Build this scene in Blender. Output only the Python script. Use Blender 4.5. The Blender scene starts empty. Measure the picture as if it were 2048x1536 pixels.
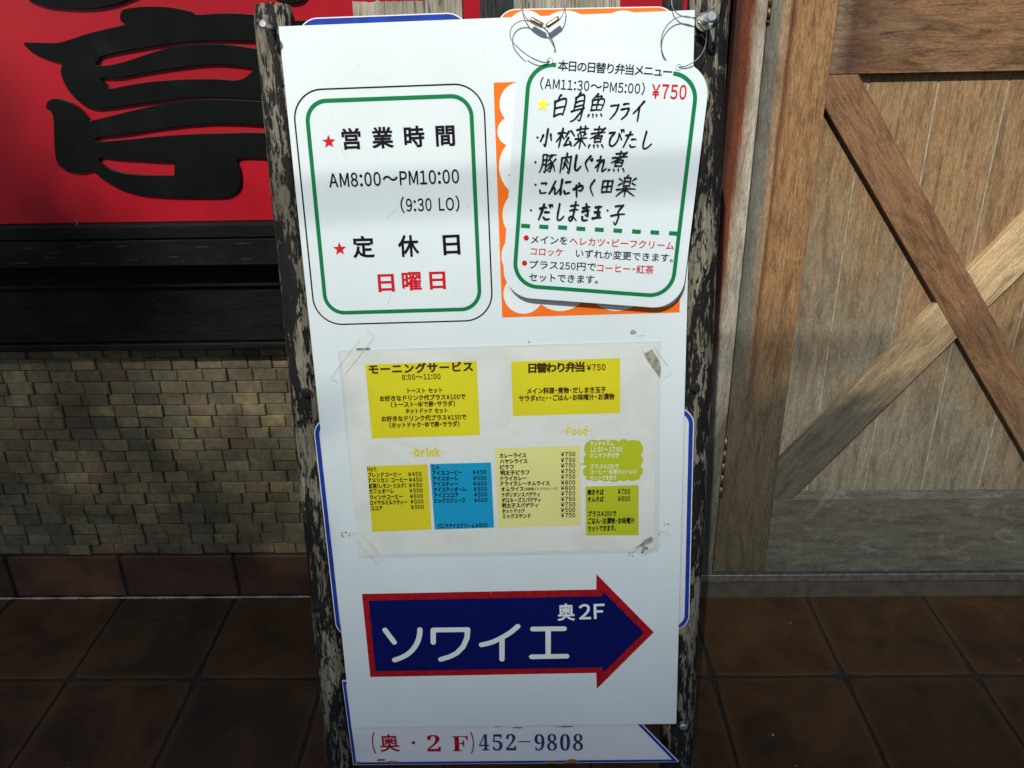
import bpy, bmesh, math, random
import numpy as np
from mathutils import Matrix, Vector
random.seed(7)
sc = bpy.context.scene
COL = sc.collection
rad = math.radians
# ------------------------------------------------------------------ camera
F_PX = 1650.0                      # focal length in pixels of a 2048 px wide frame
PITCH, YAW, ROLL = 24.36, 1.264, 1.164
CAM = np.array([0.0, 0.0, 1.46])
def cam_axes():
    cp, sp = math.cos(rad(PITCH)), math.sin(rad(PITCH))
    f = np.array([0, cp, -sp]); r = np.array([1.0, 0, 0]); d = np.array([0, -sp, -cp])
    c, s = math.cos(rad(ROLL)), math.sin(rad(ROLL))
    r, d = c*r + s*d, -s*r + c*d
    cy, sy = math.cos(rad(YAW)), math.sin(rad(YAW))
    Rz = np.array([[cy, -sy, 0], [sy, cy, 0], [0, 0, 1]])
    return Rz@r, Rz@d, Rz@f
CR, CD, CF = cam_axes()
cam = bpy.data.cameras.new('camera'); camo = bpy.data.objects.new('camera', cam); COL.objects.link(camo)
cam.sensor_width = 36; cam.lens = F_PX/2048*36; cam.clip_start = 0.02; cam.clip_end = 600
camo.matrix_world = Matrix(((CR[0], -CD[0], -CF[0], CAM[0]), (CR[1], -CD[1], -CF[1], CAM[1]), (CR[2], -CD[2], -CF[2], CAM[2]), (0, 0, 0, 1)))
sc.camera = camo
# ------------------------------------------------------------------ light
SUN_EL, SUN_AZ = 42.0, 16.0        # the sun stands behind the camera, to its left
SX, SY, SZ = -math.cos(rad(SUN_EL))*math.sin(rad(SUN_AZ)), -math.cos(rad(SUN_EL))*math.cos(rad(SUN_AZ)), math.sin(rad(SUN_EL))
w = bpy.data.worlds.new('World'); sc.world = w; w.use_nodes = True
nt = w.node_tree; bg = nt.nodes['Background']
sky = nt.nodes.new('ShaderNodeTexSky'); sky.sky_type = 'NISHITA'; sky.sun_disc = False
sky.sun_elevation = rad(SUN_EL); sky.sun_rotation = rad(180+SUN_AZ)
nt.links.new(sky.outputs[0], bg.inputs[0]); bg.inputs[1].default_value = 0.09
sl = bpy.data.lights.new('sun', 'SUN'); sl.energy = 3.2; sl.angle = rad(0.53); sl.color = (1, 0.97, 0.9)
so = bpy.data.objects.new('sun', sl); COL.objects.link(so); so.location = (-3, -8, 8)
so.rotation_euler = Vector((SX, SY, SZ)).to_track_quat('Z', 'Y').to_euler()
sc.view_settings.view_transform = 'Standard'; sc.view_settings.look = 'None'
sc.view_settings.exposure = 0.66; sc.view_settings.gamma = 1.0
sc.cycles.max_bounces = 6
# ------------------------------------------------------------------ picking points of the place
def ray(px, py): return CR*(px-1024)/F_PX + CD*(py-768)/F_PX + CF
def W(px, py, Y):                  # point of the vertical plane y = Y
    d = ray(px, py); p = CAM + d*((Y-CAM[1])/d[1]); return float(p[0]), float(p[2])
class Plane:
    def __init__(s, o, u, v):      # u to the right, v downwards, n towards the viewer
        s.o = np.array(o, float); s.u = np.array(u, float); s.u /= np.linalg.norm(s.u)
        v = np.array(v, float); v = v - s.u*(v@s.u); s.v = v/np.linalg.norm(v); s.n = np.cross(s.v, s.u)
        if s.n[1] > 0: s.n = -s.n
    def uv(s, px, py, off=0.0):
        d = ray(px, py); o = s.o + s.n*off
        p = CAM + d*(((o-CAM)@s.n)/(d@s.n)) - o
        return float(p@s.u), float(p@s.v)
    def L(s, px, py, off=0.0):     # local drawing coordinates (x right, y up)
        a, b = s.uv(px, py, off); return a, -b
    def M(s):
        u, v, n, o = s.u, -s.v, s.n, s.o
        return Matrix(((u[0], v[0], n[0], o[0]), (u[1], v[1], n[1], o[1]), (u[2], v[2], n[2], o[2]), (0, 0, 0, 1)))
BOARD = Plane((-.3566, 1.2984, 1.445), (.9998, -.0047, .0178), (.0173, -.1421, -.9897))
BW, BH = .60, 1.205
# ------------------------------------------------------------------ objects
WM = {}
def tag(o, label=None, cat=None, group=None, kind=None):
    if label: o['label'] = label
    if cat: o['category'] = cat
    if group: o['group'] = group
    if kind: o['kind'] = kind
    return o
def link(o, parent=None, M=None):
    M = M or Matrix.Identity(4)
    COL.objects.link(o)
    if parent is not None:
        o.parent = parent; o.matrix_basis = WM[parent.name].inverted() @ M
    else: o.matrix_basis = M
    WM[o.name] = M
    return o
def empty(name, loc):
    return link(bpy.data.objects.new(name, None), None, Matrix.Translation(loc))
class MB:
    def __init__(s): s.v = []; s.f = []
    def add(s, vs, fs):
        k = len(s.v); s.v += [tuple(p) for p in vs]; s.f += [tuple(i+k for i in q) for q in fs]; return s
    def poly(s, pts, z=0.0):
        return s.add([(p[0], p[1], z) for p in pts], [tuple(range(len(pts)))])
    def box(s, x0, x1, y0, y1, z0, z1):
        return s.add([(x0,y0,z0),(x1,y0,z0),(x1,y1,z0),(x0,y1,z0),(x0,y0,z1),(x1,y0,z1),(x1,y1,z1),(x0,y1,z1)],
                     [(0,3,2,1),(4,5,6,7),(0,1,5,4),(1,2,6,5),(2,3,7,6),(3,0,4,7)])
    def prism(s, pts, z0, z1):
        n = len(pts)
        return s.add([(p[0], p[1], z0) for p in pts]+[(p[0], p[1], z1) for p in pts],
                     [tuple(range(n))[::-1], tuple(range(n, 2*n))]+[(i, (i+1) % n, (i+1) % n+n, i+n) for i in range(n)])
    def disc(s, c, r, z=0.0, n=40):
        return s.poly([(c[0]+r*math.cos(2*math.pi*i/n), c[1]+r*math.sin(2*math.pi*i/n)) for i in range(n)], z)
    def ring(s, outer, inner, z=0.0):
        n = len(outer)
        return s.add([(p[0], p[1], z) for p in outer]+[(p[0], p[1], z) for p in inner],
                     [(i, (i+1) % n, (i+1) % n+n, i+n) for i in range(n)])
    def tube(s, pts, r, n=8, closed=False):
        P = [Vector(p) for p in pts]; m = len(P); rr = r if isinstance(r, (list, tuple)) else [r]*m
        t0 = (P[1]-P[0]).normalized(); a = t0.orthogonal().normalized(); vs = []
        for i in range(m):
            t = (P[min(i+1, m-1)]-P[max(i-1, 0)]).normalized()
            a = (a-t*a.dot(t)).normalized(); b = t.cross(a)
            vs += [P[i]+(a*math.cos(2*math.pi*k/n)+b*math.sin(2*math.pi*k/n))*rr[i] for k in range(n)]
        fs = [(i*n+k, i*n+(k+1) % n, (i+1)*n+(k+1) % n, (i+1)*n+k) for i in range(m-1) for k in range(n)]
        fs += [tuple(range(n))[::-1], tuple(range((m-1)*n, m*n))]
        return s.add(vs, fs)
    def mesh(s, name, mat=None, smooth=False, bevel=0.0):
        m = bpy.data.meshes.new(name); m.from_pydata(s.v, [], s.f)
        if bevel or smooth:
            bm = bmesh.new(); bm.from_mesh(m)
            bmesh.ops.recalc_face_normals(bm, faces=bm.faces)
            if bevel: bmesh.ops.bevel(bm, geom=list(bm.edges), offset=bevel, segments=1, affect='EDGES', profile=.5)
            bm.to_mesh(m); bm.free()
        m.update()
        if smooth: m.polygons.foreach_set('use_smooth', [True]*len(m.polygons))
        if mat: m.materials.append(mat)
        return m
    def build(s, name, mat, parent=None, M=None, **k):
        return link(bpy.data.objects.new(name, s.mesh(name, mat, **k)), parent, M)
def rrect(x0, x1, y0, y1, r, n=14):
    out = []
    for cx, cy, a in ((x1-r, y1-r, 0), (x0+r, y1-r, 90), (x0+r, y0+r, 180), (x1-r, y0+r, 270)):
        out += [(cx+r*math.cos(rad(a+90*i/n)), cy+r*math.sin(rad(a+90*i/n))) for i in range(n+1)]
    return out
def rotp(pts, ang, c=(0, 0)):
    ca, sa = math.cos(ang), math.sin(ang)
    return [(c[0]+(x-c[0])*ca-(y-c[1])*sa, c[1]+(x-c[0])*sa+(y-c[1])*ca) for x, y in pts]
def smooth_path(pts, k=6, closed=False):
    P = [np.array(p, float) for p in pts]; n = len(P); out = []
    for i in range(n if closed else n-1):
        if closed: p0, p1, p2, p3 = P[i-1], P[i], P[(i+1) % n], P[(i+2) % n]
        else: p0, p1, p2, p3 = P[max(i-1, 0)], P[i], P[i+1], P[min(i+2, n-1)]
        for j in range(k):
            t = j/k
            out.append(.5*((2*p1)+(-p0+p2)*t+(2*p0-5*p1+4*p2-p3)*t*t+(-p0+3*p1-3*p2+p3)*t**3))
    if not closed: out.append(P[-1])
    return [tuple(q) for q in out]
# ------------------------------------------------------------------ materials
MATS = {}
def nodes(name):
    m = bpy.data.materials.new(name); m.use_nodes = True
    t = m.node_tree; b = t.nodes['Principled BSDF']; MATS[name] = m
    return m, t, b
def N(t, kind, **kw):
    n = t.nodes.new(kind)
    for k, v in kw.items():
        if k.startswith('i_'): n.inputs[int(k[2:])].default_value = v
        else: setattr(n, k, v)
    return n
def ramp(t, fac, stops, interp='LINEAR'):
    r = t.nodes.new('ShaderNodeValToRGB'); r.color_ramp.interpolation = interp
    e = r.color_ramp.elements
    while len(e) < len(stops): e.new(.5)
    for i, (p, c) in enumerate(stops):
        e[i].position = p; e[i].color = (*c, 1) if len(c) == 3 else c
    t.links.new(fac, r.inputs[0]); return r.outputs[0]
def gray(v): return (v, v, v)
def noise(t, coord, scale=(1, 1, 1), s=1.0, detail=4, rough=.55, dist=0.0):
    mp = t.nodes.new('ShaderNodeMapping'); mp.inputs['Scale'].default_value = scale
    t.links.new(coord, mp.inputs[0])
    n = t.nodes.new('ShaderNodeTexNoise'); n.inputs['Scale'].default_value = s; n.inputs['Detail'].default_value = detail
    n.inputs['Roughness'].default_value = rough; n.inputs['Distortion'].default_value = dist
    t.links.new(mp.outputs[0], n.inputs['Vector']); return n.outputs['Fac']
def mix(t, fac, a, b, mode='MIX'):
    m = t.nodes.new('ShaderNodeMix'); m.data_type = 'RGBA'; m.blend_type = mode
    for v, i in ((fac, 0), (a, 6), (b, 7)):
        if hasattr(v, 'links') or hasattr(v, 'is_linked'): t.links.new(v, m.inputs[i])
        else: m.inputs[i].default_value = v if i == 0 else (*v, 1)
    return m.outputs[2]
def math_(t, op, a, b=0.0, c=None, clamp=False):
    m = t.nodes.new('ShaderNodeMath'); m.operation = op; m.use_clamp = clamp
    for i, v in enumerate((a, b, c)):
        if v is None: continue
        if hasattr(v, 'is_linked'): t.links.new(v, m.inputs[i])
        else: m.inputs[i].default_value = v
    return m.outputs[0]
def bump(t, b, h, strength=.3, dist=.002):
    n = t.nodes.new('ShaderNodeBump'); n.inputs['Strength'].default_value = strength; n.inputs['Distance'].default_value = dist
    t.links.new(h, n.inputs['Height']); t.links.new(n.outputs[0], b.inputs['Normal'])
def plain(name, col, rough=.5, spec=.5, metal=0.0, dirt=0.0, dscale=6.0, coat=0.0, grainy=0.0):
    if name in MATS: return MATS[name]
    m, t, b = nodes(name)
    b.inputs['Roughness'].default_value = rough; b.inputs['Specular IOR Level'].default_value = spec; b.inputs['Metallic'].default_value = metal
    if coat: b.inputs['Coat Weight'].default_value = coat; b.inputs['Coat Roughness'].default_value = .12
    g = N(t, 'ShaderNodeNewGeometry')
    n1 = noise(t, g.outputs['Position'], s=dscale, detail=6)
    dk = tuple(c*(1-dirt) for c in col)
    t.links.new(ramp(t, n1, [(.35, dk), (.6, col)]), b.inputs['Base Color'])
    if grainy: bump(t, b, noise(t, g.outputs['Position'], s=900, detail=2), grainy, .001)
    return m
def wood(name, axis, c1, c2, cg, z0=0.6, kz=2.0, kx=0.0, x0=0.0, kn=1.6, kb=0.0, rough=.72, fine=1.0, dark=.45, stain=None, blotch=.68, scuff=0.0, layers=()):
    """weathered boards: c1/c2 grain colours, cg the greyed wood, greyer below z0"""
    m, t, b = nodes(name)
    tc = N(t, 'ShaderNodeTexCoord').outputs['Object']; ps = N(t, 'ShaderNodeNewGeometry').outputs['Position']
    oi = N(t, 'ShaderNodeObjectInfo').outputs['Random']
    comb = N(t, 'ShaderNodeVectorMath', operation='ADD'); t.links.new(tc, comb.inputs[0])
    cb = N(t, 'ShaderNodeCombineXYZ'); t.links.new(math_(t, 'MULTIPLY', oi, 13.0), cb.inputs[0]); t.links.new(math_(t, 'MULTIPLY', oi, 7.0), cb.inputs[2])
    t.links.new(cb.outputs[0], comb.inputs[1]); v = comb.outputs[0]
    lo, hi = (9.0*fine, 62.0*fine)
    s1 = (hi, hi, lo) if axis == 'z' else (lo, hi, hi)
    s2 = (hi*9, hi*9, lo*11) if axis == 'z' else (lo*11, hi*9, hi*9)
    g1 = noise(t, v, s1, 1, 7, .68, .9); g2 = noise(t, v, s2, 1, 4, .75, .3)
    s3 = (9, 9, 2.2) if axis == 'z' else (2.2, 9, 9)
    blot = noise(t, v, s3, 1, 4, .6, 1.0)
    base = ramp(t, g1, [(.28, c2), (.68, c1)])
    sep = N(t, 'ShaderNodeSeparateXYZ'); t.links.new(ps, sep.inputs[0])
    g3 = noise(t, v, (210, 210, 17) if axis == 'z' else (17, 210, 210), 1, 4, .7, .5)
    base = mix(t, ramp(t, g3, [(.42, gray(0)), (.66, gray(.7))]), base, tuple(min(1, q*w_) for q, w_ in zip(c1, (1.35, 1.32, 1.15))))
    base = mix(t, ramp(t, g3, [(.30, gray(.6)), (.46, gray(0))]), base, tuple(q*.72 for q in c2))
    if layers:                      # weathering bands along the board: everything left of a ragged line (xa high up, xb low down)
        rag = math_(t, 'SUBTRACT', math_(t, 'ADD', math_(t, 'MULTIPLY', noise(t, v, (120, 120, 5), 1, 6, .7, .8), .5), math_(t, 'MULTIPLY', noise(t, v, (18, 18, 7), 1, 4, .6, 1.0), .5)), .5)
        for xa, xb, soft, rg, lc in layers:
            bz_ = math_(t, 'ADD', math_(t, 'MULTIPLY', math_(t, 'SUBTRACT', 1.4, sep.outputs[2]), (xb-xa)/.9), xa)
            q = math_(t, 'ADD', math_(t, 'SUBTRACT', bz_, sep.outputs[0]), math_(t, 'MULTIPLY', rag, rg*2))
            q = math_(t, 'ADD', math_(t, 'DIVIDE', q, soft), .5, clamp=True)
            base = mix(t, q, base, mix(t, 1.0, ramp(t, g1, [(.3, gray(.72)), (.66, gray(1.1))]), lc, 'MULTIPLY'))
    f = math_(t, 'MULTIPLY', math_(t, 'SUBTRACT', z0, sep.outputs[2]), kz)
    f = math_(t, 'ADD', f, math_(t, 'MULTIPLY', math_(t, 'SUBTRACT', sep.outputs[0], x0), kx))
    f = math_(t, 'ADD', f, math_(t, 'MULTIPLY', math_(t, 'SUBTRACT', blot, .5), kn*2))
    f = math_(t, 'ADD', f, .5, clamp=True)
    cg2 = tuple(q*.55 for q in cg)
    col = mix(t, f, base, ramp(t, g1, [(.3, cg2), (.65, cg)]))
    fine_ = ramp(t, g2, [(.34, gray(1-dark)), (.6, gray(1.15))])
    sh = noise(t, v, (26, 26, 6) if axis == 'z' else (6, 26, 26), 1, 5, .6, 1.5)
    col = mix(t, 1.0, col, ramp(t, sh, [(.3, (blotch, blotch*.93, blotch*.86)), (.5, gray(1)), (.72, (1.14, 1.11, 1.04))]), 'MULTIPLY')
    col = mix(t, 1.0, col, fine_, 'MULTIPLY')
    if scuff:
        sf = noise(t, v, (9, 9, 14), 1, 6, .7, 2.2)
        col = mix(t, ramp(t, sf, [(.54, gray(0)), (.66, gray(scuff))]), col, tuple(q*2.3 for q in cg))
    if stain:                       # (x0, x1, colour): streak down the board at its own place
        for (sx0, sx1, scol, amt) in stain:
            dx = math_(t, 'ABSOLUTE', math_(t, 'DIVIDE', math_(t, 'SUBTRACT', sep.outputs[0], (sx0+sx1)/2), (sx1-sx0)/2))
            ss = math_(t, 'MULTIPLY', math_(t, 'ADD', noise(t, v, (60, 60, 3.5), 1, 6, .7, .6), noise(t, v, (14, 14, 2.5), 1, 4, .6)), .62)
            k = math_(t, 'SUBTRACT', 1.45, math_(t, 'ADD', dx, ss), clamp=True)
            k = math_(t, 'MULTIPLY', k, amt*2.2, clamp=True)
            k = math_(t, 'MULTIPLY', k, math_(t, 'MULTIPLY', math_(t, 'SUBTRACT', sep.outputs[2], .45), 2.2, clamp=True))
            col = mix(t, k, col, mix(t, 1.0, fine_, scol, 'MULTIPLY'))
    t.links.new(col, b.inputs['Base Color']); b.inputs['Roughness'].default_value = rough
    b.inputs['Specular IOR Level'].default_value = .22
    hh = math_(t, 'ADD', g1, math_(t, 'MULTIPLY', g2, .5))
    bump(t, b, hh, .5, .0016)
    return m
def charred(name, base, light, amount=.5, axis='z', scale=1.0, rough=.7):
    """black paint flaking off round posts"""
    m, t, b = nodes(name)
    tc = N(t, 'ShaderNodeTexCoord').outputs['Object']
    oi = N(t, 'ShaderNodeObjectInfo').outputs['Random']
    ad = N(t, 'ShaderNodeVectorMath', operation='ADD'); t.links.new(tc, ad.inputs[0])
    cb = N(t, 'ShaderNodeCombineXYZ'); t.links.new(math_(t, 'MULTIPLY', oi, 9.0), cb.inputs[2]); t.links.new(cb.outputs[0], ad.inputs[1]); v = ad.outputs[0]
    def sv(a, c): return (a*scale, a*scale, c*scale) if axis == 'z' else (c*scale, a*scale, a*scale)
    big = noise(t, v, sv(22, 5), 1, 6, .62, 1.2); fl = noise(t, v, sv(110, 28), 1, 5, .65, .8)
    k = math_(t, 'ADD', math_(t, 'MULTIPLY', big, .56), math_(t, 'MULTIPLY', fl, .44))
    grain = noise(t, v, sv(260, 9), 1, 4, .65, .4); crack = noise(t, v, sv(95, 3.2), 1, 3, .5, .3)
    lc = mix(t, ramp(t, grain, [(.32, gray(0)), (.62, gray(1))]), tuple(q*.42 for q in light), light)
    lc = mix(t, ramp(t, noise(t, v, sv(8, 3), 1, 3), [(.42, gray(0)), (.6, gray(1))]), lc, mix(t, 1.0, lc, (.62, .60, .58), 'MULTIPLY'))
    ck = ramp(t, crack, [(.485, gray(0)), (.5, gray(1)), (.515, gray(0))])
    bare = ramp(t, k, [(amount, gray(1)), (amount+.022, gray(0))])
    dk = ramp(t, fl, [(.3, tuple(q*.5 for q in base)), (.7, tuple(q*1.7 for q in base))])
    col = mix(t, bare, dk, lc)
    col = mix(t, math_(t, 'MULTIPLY', ck, .85), col, (.012, .01, .008))
    t.links.new(col, b.inputs['Base Color']); b.inputs['Roughness'].default_value = rough; b.inputs['Specular IOR Level'].default_value = .2
    h = math_(t, 'SUBTRACT', math_(t, 'ADD', math_(t, 'MULTIPLY', bare, -.55), math_(t, 'MULTIPLY', grain, .35)), math_(t, 'MULTIPLY', ck, .6))
    bump(t, b, h, .8, .0018)
    return m
def rnd_solid(name, cols, rough=.75, nscale=70, amt=.35, bumpd=.001, spec=.3, edge=None):
    """cut stone or clay pieces, each piece its own colour"""
    m, t, b = nodes(name)
    oi = N(t, 'ShaderNodeObjectInfo').outputs['Random']; ps = N(t, 'ShaderNodeNewGeometry').outputs['Position']
    c = ramp(t, oi, [(i/max(1, len(cols)-1), q) for i, q in enumerate(cols)])
    n1 = noise(t, ps, s=nscale, detail=6, rough=.65); n2 = noise(t, ps, s=nscale/9, detail=4)
    c = mix(t, 1.0, c, ramp(t, n1, [(.3, gray(1-amt)), (.7, gray(1+amt*.4))]), 'MULTIPLY')
    c = mix(t, 1.0, c, ramp(t, n2, [(.35, gray(1-amt)), (.65, gray(1.08))]), 'MULTIPLY')
    t.links.new(c, b.inputs['Base Color']); b.inputs['Roughness'].default_value = rough; b.inputs['Specular IOR Level'].default_value = spec
    bump(t, b, n1, .6, bumpd)
    return m
# ------------------------------------------------------------------ lettering
_GC = {}
def _char(ch, bold):
    k = (ch, round(bold, 4))
    if k not in _GC:
        c = bpy.data.curves.new('letters', 'FONT'); c.body = ch; c.size = 1; c.resolution_u = 3
        if bold: c.bevel_depth = bold; c.bevel_resolution = 0
        o = bpy.data.objects.new('letters', c); m = bpy.data.meshes.new_from_object(o)
        V = np.array([v.co[:] for v in m.vertices]) if len(m.vertices) else np.zeros((0, 3)); Fc = [tuple(p.vertices) for p in m.polygons]
        bpy.data.objects.remove(o); bpy.data.curves.remove(c); bpy.data.meshes.remove(m)
        if len(V): V[:, 2] = (V[:, 2]-V[:, 2].min())/max(1e-6, np.ptp(V[:, 2])) if bold else 0
        _GC[k] = (V, Fc)
    return _GC[k]
def _glyph(s, bold=0.0):
    """a run of letters set in the gothic face, latin letters and figures closed up"""
    x = 0.0; Vs = []; Fs = []; k = 0
    for ch in s:
        if ch == ' ': x += .42; continue
        if ch == '　': x += 1.0; continue
        c2 = chr(ord(ch)+0xFEE0) if 33 <= ord(ch) <= 126 else {'¥': '￥'}.get(ch, ch)
        V, Fc = _char(c2, bold)
        if not len(V): continue
        V = V.copy(); w_ = V[:, 0].max()-V[:, 0].min()
        if c2 != ch or ch in '〜':
            sx = .80 if (ch.isalnum() or ch == '¥') else 1.0
            V[:, 0] = (V[:, 0]-V[:, 0].min())*sx+x+.055; x += w_*sx+.11
        elif ch in '・':
            V[:, 0] = V[:, 0]-V[:, 0].min()+x+.16; x += w_+.32
        elif ord(ch) > 0x2000 and ord(ch) < 0x1D400: V[:, 0] += x; x += 1.0
        else: V[:, 0] = V[:, 0]-V[:, 0].min()+x; x += w_+.08
        Vs.append(V); Fs += [tuple(i+k for i in f) for f in Fc]; k += len(V)
    return (np.concatenate(Vs) if Vs else np.zeros((0, 3))), Fs
ZT = .0003                          # thickness of a printed layer
def text(mb, pl, s, x0, y0, x1, y1, h, bold=0.0, mono=False, lat=False, z=.0006, off=0.0, skew=0.0):
    """lettering s from (x0,y0) to (x1,y1): ends and mid-height of the line, h = height of a full letter"""
    p0 = np.array(pl.L(x0, y0, off)); p1 = np.array(pl.L(x1, y1, off)); pt = np.array(pl.L(x0, y0-h, off))
    H = np.linalg.norm(pt-p0); d = p1-p0; Ln = np.linalg.norm(d); d = d/Ln; e = np.array([-d[1], d[0]])
    em, yc = (H/.74, .365) if lat else (H/.92, .36)
    def put(V, Fc, a0, a1, keep=None):
        if not len(V): return
        mn, mx = V[:, 0].min(), V[:, 0].max(); X = V[:, 0]-mn
        sx = (a1-a0)/max(mx-mn, 1e-6) if keep is None else keep
        if keep is not None: a0 = (a0+a1)/2-(mx-mn)*sx/2
        Y = (V[:, 1]-yc)*em; X = a0+X*sx+Y*skew
        mb.add([(p0[0]+d[0]*x+e[0]*y, p0[1]+d[1]*x+e[1]*y, z+zz*ZT*.5) for x, y, zz in zip(X, Y, V[:, 2])], Fc)
    if mono:
        n = len(s); cw = H*1.0; c0, c1 = cw/2, Ln-cw/2
        for i, ch in enumerate(s):
            if ch in ' 　': continue
            c = c0+(c1-c0)*i/(n-1) if n > 1 else Ln/2
            V, Fc = _char(ch, bold); V = V.copy()
            V[:, 0] -= .5          # keep the glyph's own place in its em box
            if len(V):
                X = c+V[:, 0]*em*1.02; Y = (V[:, 1]-yc)*em
                mb.add([(p0[0]+d[0]*x+e[0]*y, p0[1]+d[1]*x+e[1]*y, z+zz*ZT*.5) for x, y, zz in zip(X, Y, V[:, 2])], Fc)
    else:
        V, Fc = _glyph(s, bold); put(V, Fc, 0, Ln)
def star(mb, pl, x, y, r, z=.0006, off=0.0, rot=0.0):
    c = np.array(pl.L(x, y, off)); R_ = abs(pl.L(x, y-r, off)[1]-c[1])
    pts = []
    for i in range(10):
        a = rad(90+36*i)+rot; q = R_ if i % 2 == 0 else R_*.42
        pts.append((c[0]+q*math.cos(a), c[1]+q*math.sin(a)))
    mb.poly(pts, z)
def stroke(mb, pl, pts, wd, z=.0006, off=0.0):
    """round-ended pen stroke; pts in picture points, wd in picture points"""
    L_ = [np.array(pl.L(*p, off)) for p in pts]; hw = wd/2*np.linalg.norm(np.array(pl.L(pts[0][0]+10, pts[0][1], off))-L_[0])/10
    for i in range(len(L_)-1):
        a, b = L_[i], L_[i+1]; d = b-a; l = np.linalg.norm(d)
        if l < 1e-7: continue
        e = np.array([-d[1], d[0]])/l*hw; zz = z+i*4e-6
        mb.poly([a-e, b-e, b+e, a+e], zz); mb.disc(a, hw, zz+2e-6, 18)
    mb.disc(L_[-1], hw, z+len(L_)*4e-6, 18)
# ================================================================== COLOURS
M_white = None
def board_mat(name, col, rough=.32, spec=.5, wave=.05, speck=.5):
    m, t, b = nodes(name)
    g = N(t, 'ShaderNodeNewGeometry').outputs['Position']
    n1 = noise(t, g, s=5, detail=5); n2 = noise(t, g, s=260, detail=2, rough=.5); n3 = noise(t, g, (60, 60, 8), 1, 4)
    c = ramp(t, n1, [(.3, tuple(q*.93 for q in col)), (.7, col)])
    c = mix(t, ramp(t, n2, [(.22, gray(speck)), (.27, gray(0))]), c, (.25, .24, .2))
    c = mix(t, ramp(t, n3, [(.66, gray(0)), (.8, gray(.16))]), c, (.5, .5, .45))
    t.links.new(c, b.inputs['Base Color']); b.inputs['Roughness'].default_value = rough; b.inputs['Specular IOR Level'].default_value = spec
    bump(t, b, noise(t, g, s=3.0, detail=2), wave, .01)
    return m
M_board = board_mat('white_board_enamel', (.65, .72, .715), .38, wave=.12)
M_tagw = board_mat('white_tag_plastic', (.64, .71, .715), .3)
M_old = board_mat('old_white_board', (.66, .68, .70), .5, speck=.8)
M_edge = plain('board_edge', (.75, .72, .62), .6, dirt=.3, dscale=60)
I_black = plain('ink_black', (.006, .005, .010), .45, spec=.12)
I_green = plain('ink_green', (.003, .165, .052), .45, spec=.12)
I_red = plain('ink_red', (.52, .010, .018), .45, spec=.12)
I_dred = plain('ink_dark_red', (.36, .008, .013), .5, dirt=.3, dscale=90, spec=.12)
I_orange = plain('ink_orange', (.80, .155, .014), .45, spec=.12)
I_navy = plain('ink_navy', (.003, .007, .085), .4, spec=.12)
I_blue = plain('ink_border_blue', (.014, .045, .30), .4, dirt=.3, dscale=40, spec=.12)
I_slate = plain('ink_slate_blue', (.03, .05, .12), .5, dirt=.3, dscale=90, spec=.12)
I_white = plain('ink_white', (.70, .74, .72), .4)
I_mark = plain('marker_black', (.012, .011, .014), .3, spec=.12)
I_ystar = plain('marker_yellow', (.78, .72, .04), .4)
P_paper = plain('menu_paper', (.70, .70, .63), .25, dirt=.06, dscale=5)
P_yel = plain('print_yellow', (.64, .58, .018), .3, dirt=.08, dscale=9)
P_mus = plain('print_mustard', (.62, .55, .02), .3, dirt=.08, dscale=9)
P_cyan = plain('print_blue', (.01, .29, .50), .3, dirt=.06, dscale=9)
P_pale = plain('print_pale_yellow', (.68, .66, .24), .3, dirt=.06, dscale=9)
P_lime = plain('print_lime', (.42, .47, .02), .3, dirt=.08, dscale=9)
P_brown = plain('print_dark_brown', (.045, .026, .006), .5, spec=.12)
P_ylet = plain('print_yellow_letters', (.66, .56, .03), .5, spec=.15)
P_wlet = plain('print_white_letters', (.74, .76, .60), .4)
M_film = plain('laminate_film', (.58, .63, .62), .15, dirt=.05)
M_resid = plain('tape_residue', (.33, .32, .26), .8, dirt=.6, dscale=160)
M_zinc = plain('zinc', (.45, .48, .50), .42, metal=.8, dirt=.4, dscale=120)
M_steel = plain('steel_cable', (.22, .225, .225), .45, metal=.85, dirt=.6, dscale=700)
M_ferr = plain('brass_ferrule', (.50, .42, .24), .3, metal=.9, dirt=.4, dscale=160)
M_brass = plain('old_brass', (.16, .12, .045), .45, metal=.75, dirt=.6, dscale=120)
M_iron = plain('black_iron', (.015, .015, .017), .35, dirt=.4, dscale=100)
M_redp = None
m, t, b = nodes('red_panel_paint'); g = N(t, 'ShaderNodeNewGeometry').outputs['Position']
t.links.new(ramp(t, noise(t, g, s=4, detail=6), [(.3, (.25, .0045, .010)), (.7, (.33, .006, .015))]), b.inputs['Base Color'])
b.inputs['Roughness'].default_value = .3; bump(t, b, noise(t, g, s=350, detail=3), .12, .0006); M_redp = m
m, t, b = nodes('black_letter_acrylic'); g = N(t, 'ShaderNodeNewGeometry').outputs['Position']
sc1 = noise(t, g, (30, 30, 300), 1, 5, .6, 1.5); dst = noise(t, g, s=14, detail=6)
c = mix(t, ramp(t, sc1, [(.68, gray(0)), (.76, gray(.3))]), (.005, .0055, .0055), (.06, .06, .055))
c = mix(t, ramp(t, dst, [(.55, gray(0)), (.85, gray(.2))]), c, (.02, .022, .02))
t.links.new(c, b.inputs['Base Color']); t.links.new(ramp(t, dst, [(.3, gray(.25)), (.7, gray(.38))]), b.inputs['Roughness']); b.inputs['Specular IOR Level'].default_value = .12; M_letter = m
M_beam = wood('black_stained_beam', 'x', (.0075, .0085, .0085), (.003, .0035, .0035), (.011, .012, .011), z0=.5, kz=.3, dark=.6, rough=.6)
M_beam.node_tree.nodes['Principled BSDF'].inputs['Specular IOR Level'].default_value = .08
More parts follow.
